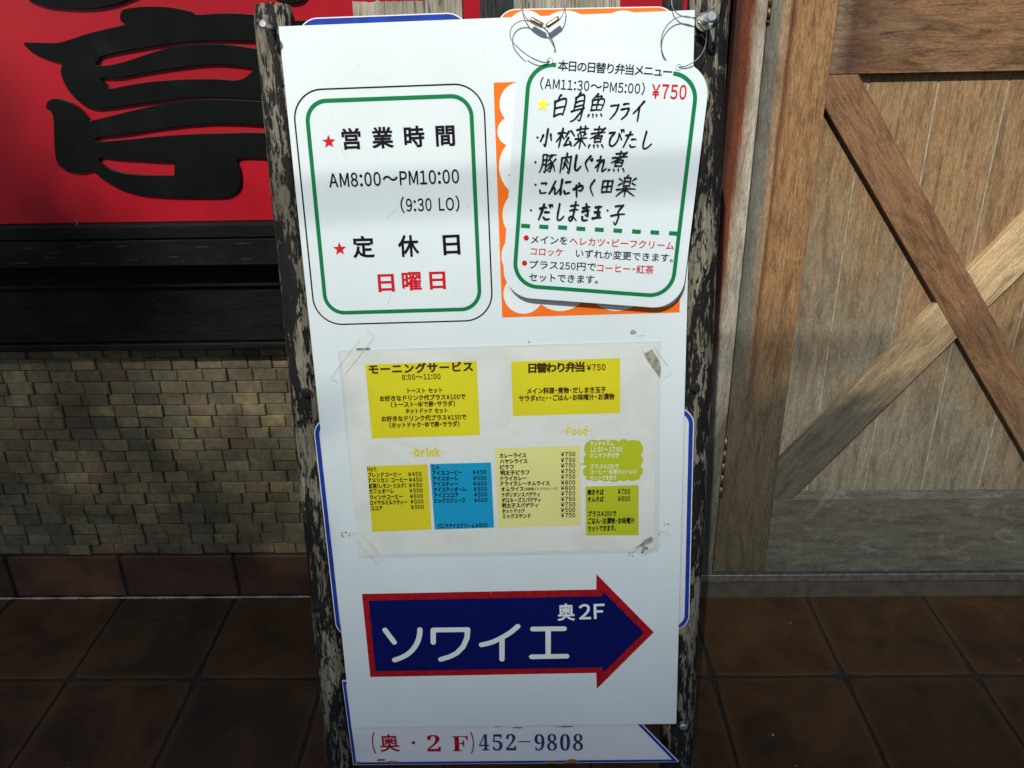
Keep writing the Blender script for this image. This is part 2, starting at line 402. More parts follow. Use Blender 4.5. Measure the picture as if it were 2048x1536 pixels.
M_brick = rnd_solid('split_stone', [(.18, .14, .07), (.125, .11, .066), (.22, .17, .085), (.10, .09, .055), (.15, .13, .078), (.135, .09, .05), (.19, .15, .085)], .8, 60, .4, .0012)
M_mortar = plain('dark_mortar', (.05, .045, .035), .9, dirt=.5, dscale=60, grainy=.4)
M_joint = plain('tile_grout', (.017, .014, .011), .9, dirt=.5, dscale=40, grainy=.4)
def tile_mat():
    m, t, b = nodes('terracotta_tile')
    oi = N(t, 'ShaderNodeObjectInfo').outputs['Random']; ps = N(t, 'ShaderNodeNewGeometry').outputs['Position']; tc = N(t, 'ShaderNodeTexCoord').outputs['Generated']
    c = ramp(t, oi, [(0, (.078, .040, .017)), (.35, (.056, .032, .016)), (.7, (.090, .043, .017)), (1, (.068, .038, .017))])
    cl = noise(t, ps, s=6, detail=5, rough=.6, dist=.8); fi = noise(t, ps, s=180, detail=4)
    c = mix(t, ramp(t, cl, [(.35, gray(0)), (.65, gray(.75))]), c, (.020, .013, .007))
    sp = N(t, 'ShaderNodeSeparateXYZ'); t.links.new(tc, sp.inputs[0])
    ex = math_(t, 'MAXIMUM', math_(t, 'ABSOLUTE', math_(t, 'SUBTRACT', sp.outputs[0], .5)), math_(t, 'ABSOLUTE', math_(t, 'SUBTRACT', sp.outputs[1], .5)))
    ed = math_(t, 'ADD', ex, math_(t, 'MULTIPLY', math_(t, 'SUBTRACT', cl, .5), .12))
    c = mix(t, ramp(t, ed, [(.43, gray(0)), (.5, gray(.5))]), c, (.095, .055, .018))
    c = mix(t, 1.0, c, ramp(t, fi, [(.3, gray(.75)), (.7, gray(1.1))]), 'MULTIPLY')
    wh = noise(t, ps, s=75, detail=1)
    c = mix(t, ramp(t, wh, [(.80, gray(0)), (.82, gray(.8))]), c, (.4, .4, .36))
    t.links.new(c, b.inputs['Base Color']); t.links.new(ramp(t, cl, [(.3, gray(.45)), (.7, gray(.7))]), b.inputs['Roughness'])
    b.inputs['Specular IOR Level'].default_value = .2
    bump(t, b, math_(t, 'ADD', cl, math_(t, 'MULTIPLY', fi, .15)), .5, .004)
    return m
M_tile = tile_mat()
M_post = charred('flaking_black_post', (.008, .0075, .007), (.27, .245, .18), .470, scale=1.45)
M_post2 = charred('weathered_plank_end', (.035, .032, .03), (.46, .42, .33), .62, scale=1.3)
M_char = charred('charred_plank', (.018, .018, .018), (.25, .22, .17), .30)
# ================================================================== LARGE STRUCTURE
YW = 1.83                           # face of the shop wall
PT = .3113                          # pitch of the floor tiles
# ground, tiles -----------------------------------------------------
gp = MB().poly([(-60, -90), (60, -90), (60, 40), (-60, 40)], -.012).build('ground', plain('asphalt', (.05, .05, .05), .9, dirt=.3, dscale=3)); tag(gp, kind='structure')
fl = MB().box(-3.2, 3.2, -.6, 2.6, -.010, -.0035).build('floor', M_joint); tag(fl, kind='structure')
def tile_mesh(seed):
    rs = random.Random(seed); h = PT/2-.0045; n = 6; vs = []; fs = []
    j = [rs.uniform(-.0012, .0012) for _ in range(60)]
    ring = []
    for i in range(4*n):
        s_, k = divmod(i, n); tt = -1+2*k/n
        x, y = [(tt, -1), (1, tt), (-tt, 1), (-1, -tt)][s_]
        q = .97 if k == 0 else 1.0
        ring.append((x*h*q+j[i % 60], y*h*q+j[(i*7) % 60]))
    m_ = len(ring)
    vs = [(x, y, -.006) for x, y in ring]+[(x, y, -.0012) for x, y in ring]+[(x*.975, y*.975, 0) for x, y in ring]
    for a in (0, 1): fs += [(a*m_+i, a*m_+(i+1) % m_, (a+1)*m_+(i+1) % m_, (a+1)*m_+i) for i in range(m_)]
    fs.append(tuple(range(2*m_, 3*m_)))
    return MB().add(vs, fs).mesh('tile', M_tile)
tms = [tile_mesh(i) for i in range(4)]
XT0 = .433
for i in range(-7, 7):
    for j in range(0, 6):
        x = XT0+(i+.5)*PT; y = YW-.004-(j+.5)*PT
        o = bpy.data.objects.new('tile', random.choice(tms))
        link(o, fl, Matrix.Translation((x, y, random.uniform(-.001, .001))) @ Matrix.Rotation(random.uniform(-.004, .004)+math.pi/2*random.randrange(4), 4, 'Z') @ Matrix.Rotation(random.uniform(-.003, .003), 4, 'X'))
# ---- left shop wall ------------------------------------------------
XL, XR = -3.0, W(1468, 300, YW)[0]   # wall ends where the door frame starts
XR = W(1441, 300, YW)[0]
wall = empty('shop_wall', (XL, YW, 0)); tag(wall, 'split stone shop wall with terracotta skirting left of the wooden door', 'wall')
MB().box(XL, XR, YW+.012, YW+.20, 0, 3.4).build('wall_core', M_mortar, wall)
zt, zb = W(300, 692, YW)[1], W(300, 1107, YW)[1]
rows = 19; ch = (W(300, 715, YW)[1]-zb)/18
def stone_mesh(seed):
    rs = random.Random(seed); a, c = .0630/2-.0006, ch/2-.0005
    d = [rs.uniform(-.0016, .0004)]*4; d = [q+rs.uniform(-.0007, .0007) for q in d]      # front corners: split faces lean a little
    d[1] -= .0026; d[2] -= .0014; d[0] -= .001
    mb = MB(); e = .0022
    q = [(-a, -c), (a, -c), (a, c), (-a, c)]
    vs = [(x, .012, z) for x, z in q]+[(x, d[i]+.0025, z) for i, (x, z) in enumerate(q)]
    vs += [(x-math.copysign(e, x), d[i], z-math.copysign(e, z)) for i, (x, z) in enumerate(q)]
    vs += [(rs.uniform(-.01, .01), sum(d)/4+rs.uniform(-.0008, .0004), rs.uniform(-.004, .004))]
    fs = [(i, (i+1) % 4, (i+1) % 4+4, i+4) for i in range(4)]+[(i+4, (i+1) % 4+4, (i+1) % 4+8, i+8) for i in range(4)]
    fs += [(8, 9, 12), (9, 10, 12), (10, 11, 12), (11, 8, 12)]
    return mb.add(vs, fs).mesh('stone_block', M_brick, smooth=False)
sms = [stone_mesh(i) for i in range(14)]
stuff = MB(); XA, XB = -1.38, W(655, 900, YW)[0]
nb = 0
for r_ in range(rows+1):
    z = zb+(r_+.5)*ch; x = XL+.03+random.uniform(0, .06)
    while x < XR-.04:
        w_ = .063*random.choice((1, 1, 1, .93, 1.05)); xc = x+w_/2; y = YW+random.choice((0, 0, -.002, -.004, .002))
        vis_left = W(-30, 760, YW)[0] if z > .4 else W(-30, 1050, YW)[0]
        if vis_left < xc < XB and r_ <= rows and nb < 300:
            o = bpy.data.objects.new('stone_block', random.choice(sms)); nb += 1
            link(o, wall, Matrix.Translation((xc, y, z+random.uniform(-.0007, .0007))) @ Matrix.Rotation(random.uniform(-.008, .008), 4, 'Y') @ Matrix.Diagonal((w_/.063, 1, 1, 1)))
        else: stuff.box(xc-w_/2+.0006, xc+w_/2-.0006, y, YW+.012, z-ch/2+.0005, z+ch/2-.0005)
        x += w_
tag(stuff.build('stone_blocks', M_brick, wall), kind='stuff')
M_skirt = rnd_solid('skirting_terracotta', [(.080, .036, .020), (.060, .031, .018), (.092, .040, .022)], .7, 12, .45, .001)
# terracotta skirting tiles
zs = zb-.003
for i in range(-10, 5):
    x0 = XT0-.07+i*PT+.003
    x0 = W(248, 1140, YW)[0]+(i)*PT
    if x0+PT > XR: break
    if x0 < XL: continue
    s_ = MB().box(x0+.005, min(x0+PT-.005, XR-.003), YW-.010+random.uniform(-.002, .001), YW+.0115, .006, zs-random.uniform(0, .002))
    s_.build('skirting_tile', M_skirt, wall, bevel=.0025)
MB().box(XL, XR, YW-.004, YW+.011, .0, zs-.004).build('skirting_grout', M_joint, wall)
# black beams
ylb = YW-.055; yub = YW-.135
z1, z0 = W(300, 572, ylb)[1], W(300, 690, ylb)[1]
lb = MB().box(XL, XR-.05, ylb, YW-.001, z0+.006, z1).build('lower_beam', M_beam, wall, bevel=.004)
MB().box(XL, XR-.05, ylb-.006, YW-.0008, z0-.012, z0+.004).build('beam_lip', M_beam, wall, bevel=.003)
z3, z2 = W(300, 478, yub)[1], W(300, 535, yub)[1]
MB().box(XL, XR-.05, yub, YW-.0012, z2, z3-.001).build('upper_beam', M_beam, wall, bevel=.004)
MB().box(XL, XR-.05, YW-.07, YW-.0012, z1+.002, z2-.001).build('beam_recess', M_beam, wall)
z4 = W(300, 451, yub-.004)[1]
MB().box(XL, XR-.05, yub-.004, YW-.0014, z3, z4).build('ledge', M_beam, wall, bevel=.003)
nl = MB().tube([(W(155, 455, yub+.01)[0], yub+.012, z4-.002), (W(155, 455, yub+.01)[0], yub+.012, z4+.010)], .0016, 8)
nl.tube([(W(155, 455, yub+.01)[0], yub+.012, z4+.0098), (W(155, 455, yub+.01)[0], yub+.012, z4+.0115)], .0034, 10)
tag(nl.build('nail', M_ferr, wall))
# chips split out of the beam face
for (px, py, l) in ((60, 497, 22), (110, 505, 26), (170, 493, 30), (245, 493, 20), (405, 494, 26), (490, 487, 28), (495, 518, 24), (265, 520, 24), (180, 527, 30), (40, 527, 34), (350, 514, 20), (100, 516, 18)):
    x_, z_ = W(px, py, yub); k = l/1500
    pts = [(x_-k, z_), (x_-k*.3, z_+.0022), (x_+k*.4, z_+.0012), (x_+k, z_+.0018), (x_+k*.5, z_-.0014), (x_, z_-.0006), (x_-k*.4, z_-.0018)]
    MB().add([(a, yub-.0016, c_) for a, c_ in pts]+[(a, yub+.001, c_) for a, c_ in pts], [tuple(range(7)), *[(i, (i+1) % 7, (i+1) % 7+7, i+7) for i in range(7)]]).build('wood_chip', plain('beam_split', (.006, .006, .006), .9), wall)
# ---- red sign panel with raised black letter ------------------------
yp = YW-.11
rp = empty('red_sign_panel', (-.6, yp, z4)); tag(rp, 'red shop sign panel with big raised black brush letters above the black beam', 'sign')
MB().box(XL, XR-.03, yp, YW+.008, z4+.0015, 2.3).build('panel', M_redp, rp)
def curve_piece(name, splines, Y, depth, mat, parent, bev=.0006):
    c = bpy.data.curves.new('outline', 'CURVE'); c.dimensions = '2D'; c.fill_mode = 'BOTH'; c.extrude = depth/2; c.bevel_depth = bev; c.bevel_resolution = 1
    for pts in splines:
        s = c.splines.new('POLY'); s.points.add(len(pts)-1); s.use_cyclic_u = True
        for p, q in zip(s.points, pts): p.co = (q[0], q[1], 0, 1)
    o = bpy.data.objects.new('outline', c); me = bpy.data.meshes.new_from_object(o)
    bpy.data.objects.remove(o); bpy.data.curves.remove(c)
    me.materials.clear(); me.materials.append(mat); me.name = name
    x0 = splines[0][0][0]
    M = Matrix(((1, 0, 0, 0), (0, 0, -1, Y-depth/2-.001), (0, 1, 0, 0), (0, 0, 0, 1)))
    return link(bpy.data.objects.new(name, me), parent, M)
def zp(pts, k=5, close=True):       # outline measured on the sign, rounded between the points
    q = [W(x*.4558, y*.4558, yp-.008) for x, y in pts]
    return smooth_path(q, k, True)
A_out = [(108, 188), (150, 188), (240, 190), (290, 180), (400, 145), (540, 112), (548, 105), (530, 90), (528, 65), (540, 45), (580, 35), (640, 30), (720, 31), (780, 38), (830, 50), (865, 65), (960, 60), (1030, 60), (1110, 66), (1250, 90), (1700, 90), (1800, 140), (1800, 400), (1700, 470), (1250, 445), (1135, 440), (1050, 430), (950, 425), (850, 426), (750, 435), (600, 455), (480, 472), (420, 475), (380, 465), (340, 440), (300, 395), (275, 345), (267, 310), (272, 285), (272, 272), (230, 262), (180, 245), (140, 225), (112, 203)]
A_h1 = [(418, 287), (430, 262), (450, 243), (600, 213), (760, 188), (880, 177), (1000, 175), (1250, 185), (1500, 200), (1500, 240), (1250, 230), (1118, 214), (1000, 197), (900, 195), (800, 201), (700, 222), (560, 268), (480, 287)]
A_h2 = [(440, 342), (520, 340), (600, 325), (750, 300), (900, 283), (1000, 283), (1108, 298), (1100, 320), (1050, 352), (950, 348), (800, 350), (650, 362), (550, 378), (485, 390), (460, 368)]
B_out = [(205, 455), (220, 440), (250, 435), (300, 448), (350, 480), (385, 520), (400, 530), (500, 507), (600, 482), (700, 461), (800, 446), (900, 438), (1000, 438), (1140, 445), (1500, 470), (1650, 560), (1600, 690), (1250, 700), (1160, 693), (1045, 695), (1050, 740), (1055, 790), (1045, 830), (1010, 858), (960, 866), (800, 866), (700, 862), (600, 850), (520, 825), (450, 785), (410, 752), (390, 748), (370, 755), (330, 755), (280, 742), (250, 710), (240, 650), (238, 600), (235, 520), (225, 490), (205, 475)]
B_h1 = [(430, 602), (560, 587), (700, 564), (850, 547), (980, 541), (1150, 548), (1400, 560), (1400, 598), (1150, 584), (1000, 586), (850, 590), (700, 600), (550, 615), (430, 623)]
B_h2 = [(433, 708), (437, 692), (455, 690), (520, 697), (600, 702), (700, 708), (755, 710), (765, 720), (765, 765), (755, 771), (700, 772), (600, 768), (530, 758), (470, 738)]
C_out = [(60, -60), (100, -30), (120, -5), (170, 15), (220, 28), (330, 36), (430, 32), (500, 18), (560, -2), (700, -60), (900, -140), (900, -260), (60, -260)]
D_out = [(1180, -60), (1200, -20), (1230, 2), (1270, 12), (1310, 8), (1340, -15), (1360, -80), (1300, -260), (1180, -260)]
lt = [curve_piece('letter', [zp(A_out), zp(A_h1), zp(A_h2)], yp, .0065, M_letter, rp),
      curve_piece('letter', [zp(B_out), zp(B_h1), zp(B_h2)], yp, .0065, M_letter, rp),
      curve_piece('letter', [zp(C_out)], yp, .0065, M_letter, rp),
      curve_piece('letter', [zp(D_out)], yp, .0065, M_letter, rp)]
# ---- wire lying along the foot of the wall ---------------------------
cpx = [(-400, 1196), (-150, 1192), (0, 1184), (90, 1187), (160, 1185), (230, 1184), (300, 1180), (370, 1179), (440, 1182), (520, 1184), (600, 1182), (640, 1182), (700, 1180), (800, 1182)]
pts = [(*[float(q) for q in (CAM+ray(*p)*((.006-CAM[2])/ray(*p)[2]))[:2]], .006) for p in cpx]
M_cord = plain('pale_cord', (.38, .34, .26), .7, dirt=.5, dscale=130)
cw = empty('floor_cord', pts[3]); tag(cw, 'thin pale twisted cord lying along the foot of the stone wall', 'cord')
sp_ = smooth_path(pts, 10)
for ph in (0, 1):
    MB().tube([(x+.0, min(y, YW-.016)+.0016*math.cos(i*.35+ph*3.14), .0045+.0016*math.sin(i*.35+ph*3.14)) for i, (x, y, z) in enumerate(sp_)], .0017, 6).build('strand', M_cord, cw, smooth=True)
# ================================================================== DOOR
yf = YW-.030                        # face of frame and stiles
def X_at(px, py, Y=yf): return W(px, py, Y)[0]
xg = np.mean([X_at(1531, 36), X_at(1486, 560), X_at(1456.7, 848), X_at(1427, 1143)])     # gap on the hinge side
xs = np.mean([X_at(1670, 0), X_at(1610, 540), X_at(1555, 946), X_at(1530, 1143)])        # inner edge of the stile
zr = W(1850, 146, yf)[1]; zbr = W(1800, 998, yf)[1]; zdoor = W(1700, 1143, yf)[1]
xd1 = 0.0
DW = 2*(W(1925, 612, yf)[0]-xg)      # the two braces cross in the middle
xe = xg+DW; xs2 = xe-(xs-xg)
print('door', xg, xs, zr, zbr, zdoor, DW, 'XR', XR)
TAN, BRN, GRY = (.36, .235, .125), (.19, .095, .042), (.26, .245, .20)
M_stile = wood('stile_wood', 'z', (.27, .155, .075), (.16, .078, .034), (.092, .075, .048), z0=.70, kz=3.0, kn=.75,
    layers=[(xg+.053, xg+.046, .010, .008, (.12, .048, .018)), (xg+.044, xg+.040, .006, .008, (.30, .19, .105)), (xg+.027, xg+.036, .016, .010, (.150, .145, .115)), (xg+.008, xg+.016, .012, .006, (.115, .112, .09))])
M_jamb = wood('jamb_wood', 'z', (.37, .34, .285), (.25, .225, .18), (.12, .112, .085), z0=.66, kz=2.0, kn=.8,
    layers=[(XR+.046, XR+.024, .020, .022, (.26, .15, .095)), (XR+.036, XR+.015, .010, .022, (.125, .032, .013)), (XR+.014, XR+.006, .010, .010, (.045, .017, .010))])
M_rail = wood('rail_wood', 'x', (.205, .115, .058), (.10, .048, .022), (.185, .15, .11), z0=.9, kz=1.0, kn=1.1, kx=-.8, x0=xs+.12, dark=.5, blotch=.42, layers=[(xs+.125, xs+.125, .09, .03, (.150, .080, .042)), (xs+.058, xs+.058, .050, .020, (.085, .040, .026)), (xs+.024, xs+.026, .026, .012, (.20, .135, .08))])
M_brail = wood('bottom_rail_wood', 'x', (.11, .100, .074), (.07, .063, .046), (.118, .114, .092), z0=.4, kz=2.0, kn=.9, dark=.45, scuff=.28)
M_plank = wood('plank_wood', 'z', (.25, .162, .086), (.165, .096, .044), (.235, .208, .148), z0=.84, kz=2.3, kx=-1.6, x0=xs+.16, kn=1.0)
M_br1 = wood('brace_wood_red', 'x', (.21, .115, .060), (.12, .060, .028), (.16, .125, .09), z0=.35, kz=1.4, kn=.7, dark=.45, blotch=.55)
M_br2 = wood('brace_wood_pale', 'x', (.50, .38, .22), (.31, .19, .09), (.10, .09, .07), z0=.70, kz=2.2, kn=.7, dark=.35)
fr = empty('door_frame', (xg, yf, 0)); tag(fr, 'weathered wooden door frame post with red brown stain beside the log', 'door frame')
xj = XR+.0015
MB().box(xj, xg-.0022, yf, YW+.14, zdoor-.008, 2.3).build('jamb', M_jamb, fr, bevel=.0015)
MB().box(xe+.0022, xe+.10, yf, YW+.14, 0.0, 2.3).build('jamb', M_jamb, fr, bevel=.0015)
MB().box(xj, xe+.10, yf+.001, YW+.14, 2.302, 2.42).build('lintel', M_jamb, fr, bevel=.0015)
M_sill = plain('grey_sill', (.065, .055, .038), .7, dirt=.4, dscale=30)
M_thr = plain('dull_aluminium', (.25, .25, .22), .35, metal=.7, dirt=.4, dscale=60)
zt2 = W(1750, 1149, yf-.004)[1]
MB().box(xj, xe+.10, yf-.004, YW+.14, zt2-.022, zt2).build('threshold', M_thr, fr, bevel=.001)
MB().box(xj, xe+.10, yf+.006, YW+.14, -.002, zt2-.0225).build('sill', M_sill, fr, bevel=.001)
MB().box(xg-.0021, xe+.002, YW+.075, YW+.16, zt2+.0, 2.3).build('back_stop', plain('dark_gap', (.01, .009, .008), .9), fr)
dr = empty('wooden_door', (xg, yf, zdoor)); tag(dr, 'weathered brown plank door with crossed braces and brass hinges', 'door')
MB().box(xg, xs, yf, YW+.02, zdoor, 2.29).build('stile', M_stile, dr, bevel=.0016)
MB().box(xs2, xe, yf, YW+.02, zdoor, 2.29).build('stile', M_stile, dr, bevel=.0016)
MB().box(xs+.0006, xs2-.0006, yf+.001, YW+.02, zr, zr+.17).build('top_rail', M_rail, dr, bevel=.0016)
MB().box(xs+.0006, xs2-.0006, yf+.001, YW+.02, 2.12, 2.29).build('top_rail', M_rail, dr, bevel=.0016)
bz = MB()
ylf = yf+.001; ypl = yf+.022
bz.add([(xs+.0006, ylf, zdoor), (xs2-.0006, ylf, zdoor), (xs2-.0006, ylf, zbr), (xs+.0006, ylf, zbr), (xs2-.0006, ypl+.001, zbr+.012), (xs+.0006, ypl+.001, zbr+.012), (xs+.0006, YW+.02, zdoor), (xs2-.0006, YW+.02, zdoor), (xs2-.0006, YW+.02, zbr+.012), (xs+.0006, YW+.02, zbr+.012)],
       [(0, 1, 2, 3), (3, 2, 4, 5), (5, 4, 8, 9), (0, 6, 7, 1), (0, 3, 5, 9, 6), (1, 7, 8, 4, 2), (6, 9, 8, 7)])
bz.build('bottom_rail', M_brail, dr)
# planks with shallow grooves between
ga = X_at(1668, 629, ypl); gd = X_at(1953, 450, ypl)
grooves = [np.mean([X_at(*p, ypl) for p in q]) for q in (((1735, 168), (1708, 339), (1668, 629), (1641, 837)), ((1870, 166), (1839, 361), (1792, 640), (1728, 985)), ((2011, 166), (1938, 507), (1850, 914)), ((1989, 859), (1954, 979)))]
print('grooves', grooves, xs, xs2)
pw = (grooves[-1]-grooves[0])/3
gx = [grooves[0]+i*pw for i in range(-2, 9)]
edges_ = [xs-.004]+[g_ for g_ in gx if xs+.01 < g_ < xs2-.01]+[xs2+.004]
M_fill = plain('groove_filler', (.32, .28, .19), .85, dirt=.45, dscale=40)
for a, b_ in zip(edges_[:-1], edges_[1:]):
    for zz0, zz1 in ((zbr+.0005, zr+.004), (zr+.165, 2.125)):
        MB().box(a+.0022, b_-.0022, ypl, YW+.012, zz0+(.011 if zz0 < 1 else 0), zz1).build('plank', M_plank, dr, bevel=.0012)
    if b_ < xs2: MB().box(b_-.0032, b_+.0032, ypl+.0022, YW+.010, zbr+.011, 2.12).build('groove_strip', M_fill, dr)
# braces, clipped to the opening
def clip(poly, fn):
    out = []
    for i in range(len(poly)):
        a, b_ = poly[i], poly[(i+1) % len(poly)]; da, db = fn(a), fn(b_)
        if da >= 0: out.append(a)
        if (da >= 0) != (db >= 0):
            k = da/(da-db); out.append((a[0]+(b_[0]-a[0])*k, a[1]+(b_[1]-a[1])*k))
    return out
def line_fn(p, q, s):
    return lambda r: s*((q[0]-p[0])*(r[1]-p[1])-(q[1]-p[1])*(r[0]-p[0]))
xo0, xo1, zo0, zo1 = xs+.0005, xs2-.0005, zbr+.0008, zr-.0006
def opening(poly):
    for fn in (lambda r: r[0]-xo0, lambda r: xo1-r[0], lambda r: r[1]-zo0, lambda r: zo1-r[1]): poly = clip(poly, fn)
    return poly
yb = yf+.0008
def brace(name, poly, mat, ang, face, label=None):
    # local x runs along the brace
    c = poly[0]; ca, sa = math.cos(ang), math.sin(ang)
    loc = [((x-c[0])*ca+(z-c[1])*sa, -(x-c[0])*sa+(z-c[1])*ca) for x, z in poly]
    n = len(loc); mb = MB(); e = .0014
    cx = sum(p[0] for p in loc)/n; cy = sum(p[1] for p in loc)/n
    inn = [(p[0]-e*np.sign(p[0]-cx), p[1]-e*np.sign(p[1]-cy)) for p in loc]
    mb.add([(x, ypl-.0003-face, z) for x, z in loc]+[(x, .0012, z) for x, z in loc]+[(x, 0, z) for x, z in inn],
           [tuple(range(2*n, 3*n))]+[(i, (i+1) % n, (i+1) % n+n, i+n) for i in range(n)]+[(i+n, (i+1) % n+n, (i+1) % n+2*n, i+2*n) for i in range(n)])
    M = Matrix.Translation((c[0], face, c[1])) @ Matrix.Rotation(-ang, 4, 'Y')
    return mb.build(name, mat, dr, M, smooth=False)
a1, a2 = W(1652, 219, yb), W(2048, 906, yb); b1, b2 = W(1719, 149.5, yb), W(2048, 750, yb)
angA = math.atan2(a2[1]-a1[1], a2[0]-a1[0]); dA = (math.cos(angA), math.sin(angA))
nA = (-dA[1], dA[0]); wA = (b1[0]-a1[0])*nA[0]+(b1[1]-a1[1])*nA[1]; wA2 = (b2[0]-a1[0])*nA[0]+(b2[1]-a1[1])*nA[1]; wA = (wA+wA2)/2
q0 = (a1[0]-dA[0]*1, a1[1]-dA[1]*1); q1 = (a1[0]+dA[0]*2, a1[1]+dA[1]*2)
polyA = opening([q0, q1, (q1[0]+nA[0]*wA, q1[1]+nA[1]*wA), (q0[0]+nA[0]*wA, q0[1]+nA[1]*wA)])
c1_, c2_ = W(1591, 996, yb), W(2048, 542, yb); u1, u2 = W(1562, 917, yb), W(2048, 437.5, yb)
angB = (math.atan2(c2_[1]-c1_[1], c2_[0]-c1_[0])+math.atan2(u2[1]-u1[1], u2[0]-u1[0]))/2; dB = (math.cos(angB), math.sin(angB)); nB = (-dB[1], dB[0])
cm = ((c1_[0]+c2_[0])/2, (c1_[1]+c2_[1])/2); um = ((u1[0]+u2[0])/2, (u1[1]+u2[1])/2)
wB = (um[0]-cm[0])*nB[0]+(um[1]-cm[1])*nB[1]
r0 = (cm[0]-dB[0]*1.5, cm[1]-dB[1]*1.5); r1 = (cm[0]+dB[0]*1.5, cm[1]+dB[1]*1.5)
polyB = opening([r0, r1, (r1[0]+nB[0]*wB, r1[1]+nB[1]*wB), (r0[0]+nB[0]*wB, r0[1]+nB[1]*wB)])
pB1 = clip(polyB, line_fn(q0, q1, -1)); e0 = (q0[0]+nA[0]*wA, q0[1]+nA[1]*wA); e1 = (q1[0]+nA[0]*wA, q1[1]+nA[1]*wA)
pB2 = clip(polyB, line_fn(e0, e1, 1))
print('brace ang', math.degrees(angA), wA, math.degrees(angB), wB, len(polyA), len(pB1), len(pB2))
brace('brace', polyA, M_br1, angA, yb)
for pl_ in (pB1, pB2): brace('brace', pl_, M_br2, angB, yb+.001)
# hinges: knuckle pins on the gap
def hinge(zc0, zc1):
    h = empty('hinge_tmp', (xg, yf, zc0)); return h
for (za, zb_) in ((W(1458, 872, yf)[1], W(1448, 995, yf)[1]), (W(1540, 40, yf)[1]+.115, W(1540, 42, yf)[1])):
    mb = MB(); y_ = yf-.0045; L_ = za-zb_
    hm = MB().tube([(xg-.001, y_, zb_+.002), (xg-.001, y_, za-.002)], .0034, 14).build('hinge', M_brass, dr, smooth=True)
    for i in range(5):
        MB().tube([(xg-.001, y_, zb_+.003+L_*(i+.04)/5.2), (xg-.001, y_, zb_+.003+L_*(i+.93)/5.2)], .0040, 14).build('knuckle', M_brass, hm, smooth=True)
    for zz in (za-.001, zb_-.001):
        MB().tube([(xg-.001, y_, zz-.0015), (xg-.001, y_, zz), (xg-.001, y_, zz+.002)], [.003, .0044, .003], 14).build('pin_cap', M_brass, hm, smooth=True)
# upper wall over door and side wall; the block added further down shades the lower half
MB().box(XR, 3.2, YW+.0, YW+.2, 2.43, 3.4).build('upper_wall', M_mortar, wall)
MB().box(xe+.102, 3.2, YW+.0, YW+.2, 0, 2.428).build('side_wall', M_mortar, wall)
# ================================================================== A-FRAME SIGN STAND
BM = BOARD.M()
def on_board(x, y, z=0.0):          # local board coordinates -> world
    return BM @ Vector((x, y, z))
foot = on_board(BW/2, -1.45, -.03); foot.z = 0
st = empty('sign_stand', foot); tag(st, 'leaning log framed sign stand with tall white menu board and red blue arrow', 'sign stand')
def log(cx_top, cx_bot, y_top, y_bot, zoff, r, seed, mat, name='post', label=None):
    rs = random.Random(seed); a = on_board(cx_top, y_top, zoff); b_ = on_board(cx_bot, y_bot, zoff)
    ax = (a-b_).normalized(); Lg = (a-b_).length
    xx = Vector(BM.col[0][:3]); xx = (xx-ax*xx.dot(ax)).normalized(); yy = ax.cross(xx)
    M = Matrix(((xx.x, yy.x, ax.x, b_.x), (xx.y, yy.y, ax.y, b_.y), (xx.z, yy.z, ax.z, b_.z), (0, 0, 0, 1)))
    n, k = 36, 70; vs = []; ph = [rs.uniform(0, 6.28) for _ in range(9)]
    for i in range(k+1):
        z = Lg*i/k; q = 1.0
        if i == k: q = .86
        for j in range(n):
            th = 2*math.pi*j/n
            rr = r*q*(1+.025*math.sin(2*th+ph[0]+z*2)+.018*math.sin(3*th+ph[1]-z*3)+.02*math.sin(z*5+ph[2])*math.cos(th+ph[3])+.012*math.sin(z*23+ph[4]+2*th)+rs.uniform(-.008, .008))
            for (za, ta, am) in [(Lg*.33, 4.4, .10), (Lg*.62, 5.0, .09), (Lg*.8, 4.6, .08)]:
                dd = ((z-za)/.02)**2+((((th-ta+3.14) % 6.283)-3.14)/.35)**2
                rr += r*am*math.exp(-dd)
            vs.append((rr*math.cos(th), rr*math.sin(th), z-(.0 if i < k else .004)+(.006 if i == k else 0)))
    fs = [(i*n+j, i*n+(j+1) % n, (i+1)*n+(j+1) % n, (i+1)*n+j) for i in range(k) for j in range(n)]+[tuple(range(k*n, (k+1)*n)), tuple(range(n))[::-1]]
    return tag(MB().add(vs, fs).build(name, mat, st, M, smooth=True), label)
ZL = -.0375                         # centre line of the logs behind the boards
Lr = .0305
def bl(px, py, off=0.0): return BOARD.L(px, py, off)
lt_ = bl(549, 12, ZL+Lr)[0], bl(549, 14, ZL)[1]; lbm = bl(690, 1536, ZL+Lr)
ybot = -(BH+.245)
def xat(p, q, y): return p[0]+(q[0]-p[0])*(y-p[1])/(q[1]-p[1])
P1 = bl(549, 40, ZL); P2 = bl(687, 1536, ZL)
log(xat(P1, P2, lt_[1]), xat(P1, P2, ybot), lt_[1], ybot, ZL, Lr, 3, M_post, 'post')
Q1 = bl(1417, 0, ZL); Q2 = bl(1352, 1536, ZL)
ytopR = Q1[1]+.05
log(xat(Q1, Q2, ytopR), xat(Q1, Q2, ybot), ytopR, ybot, ZL, Lr, 8, M_post, 'post')
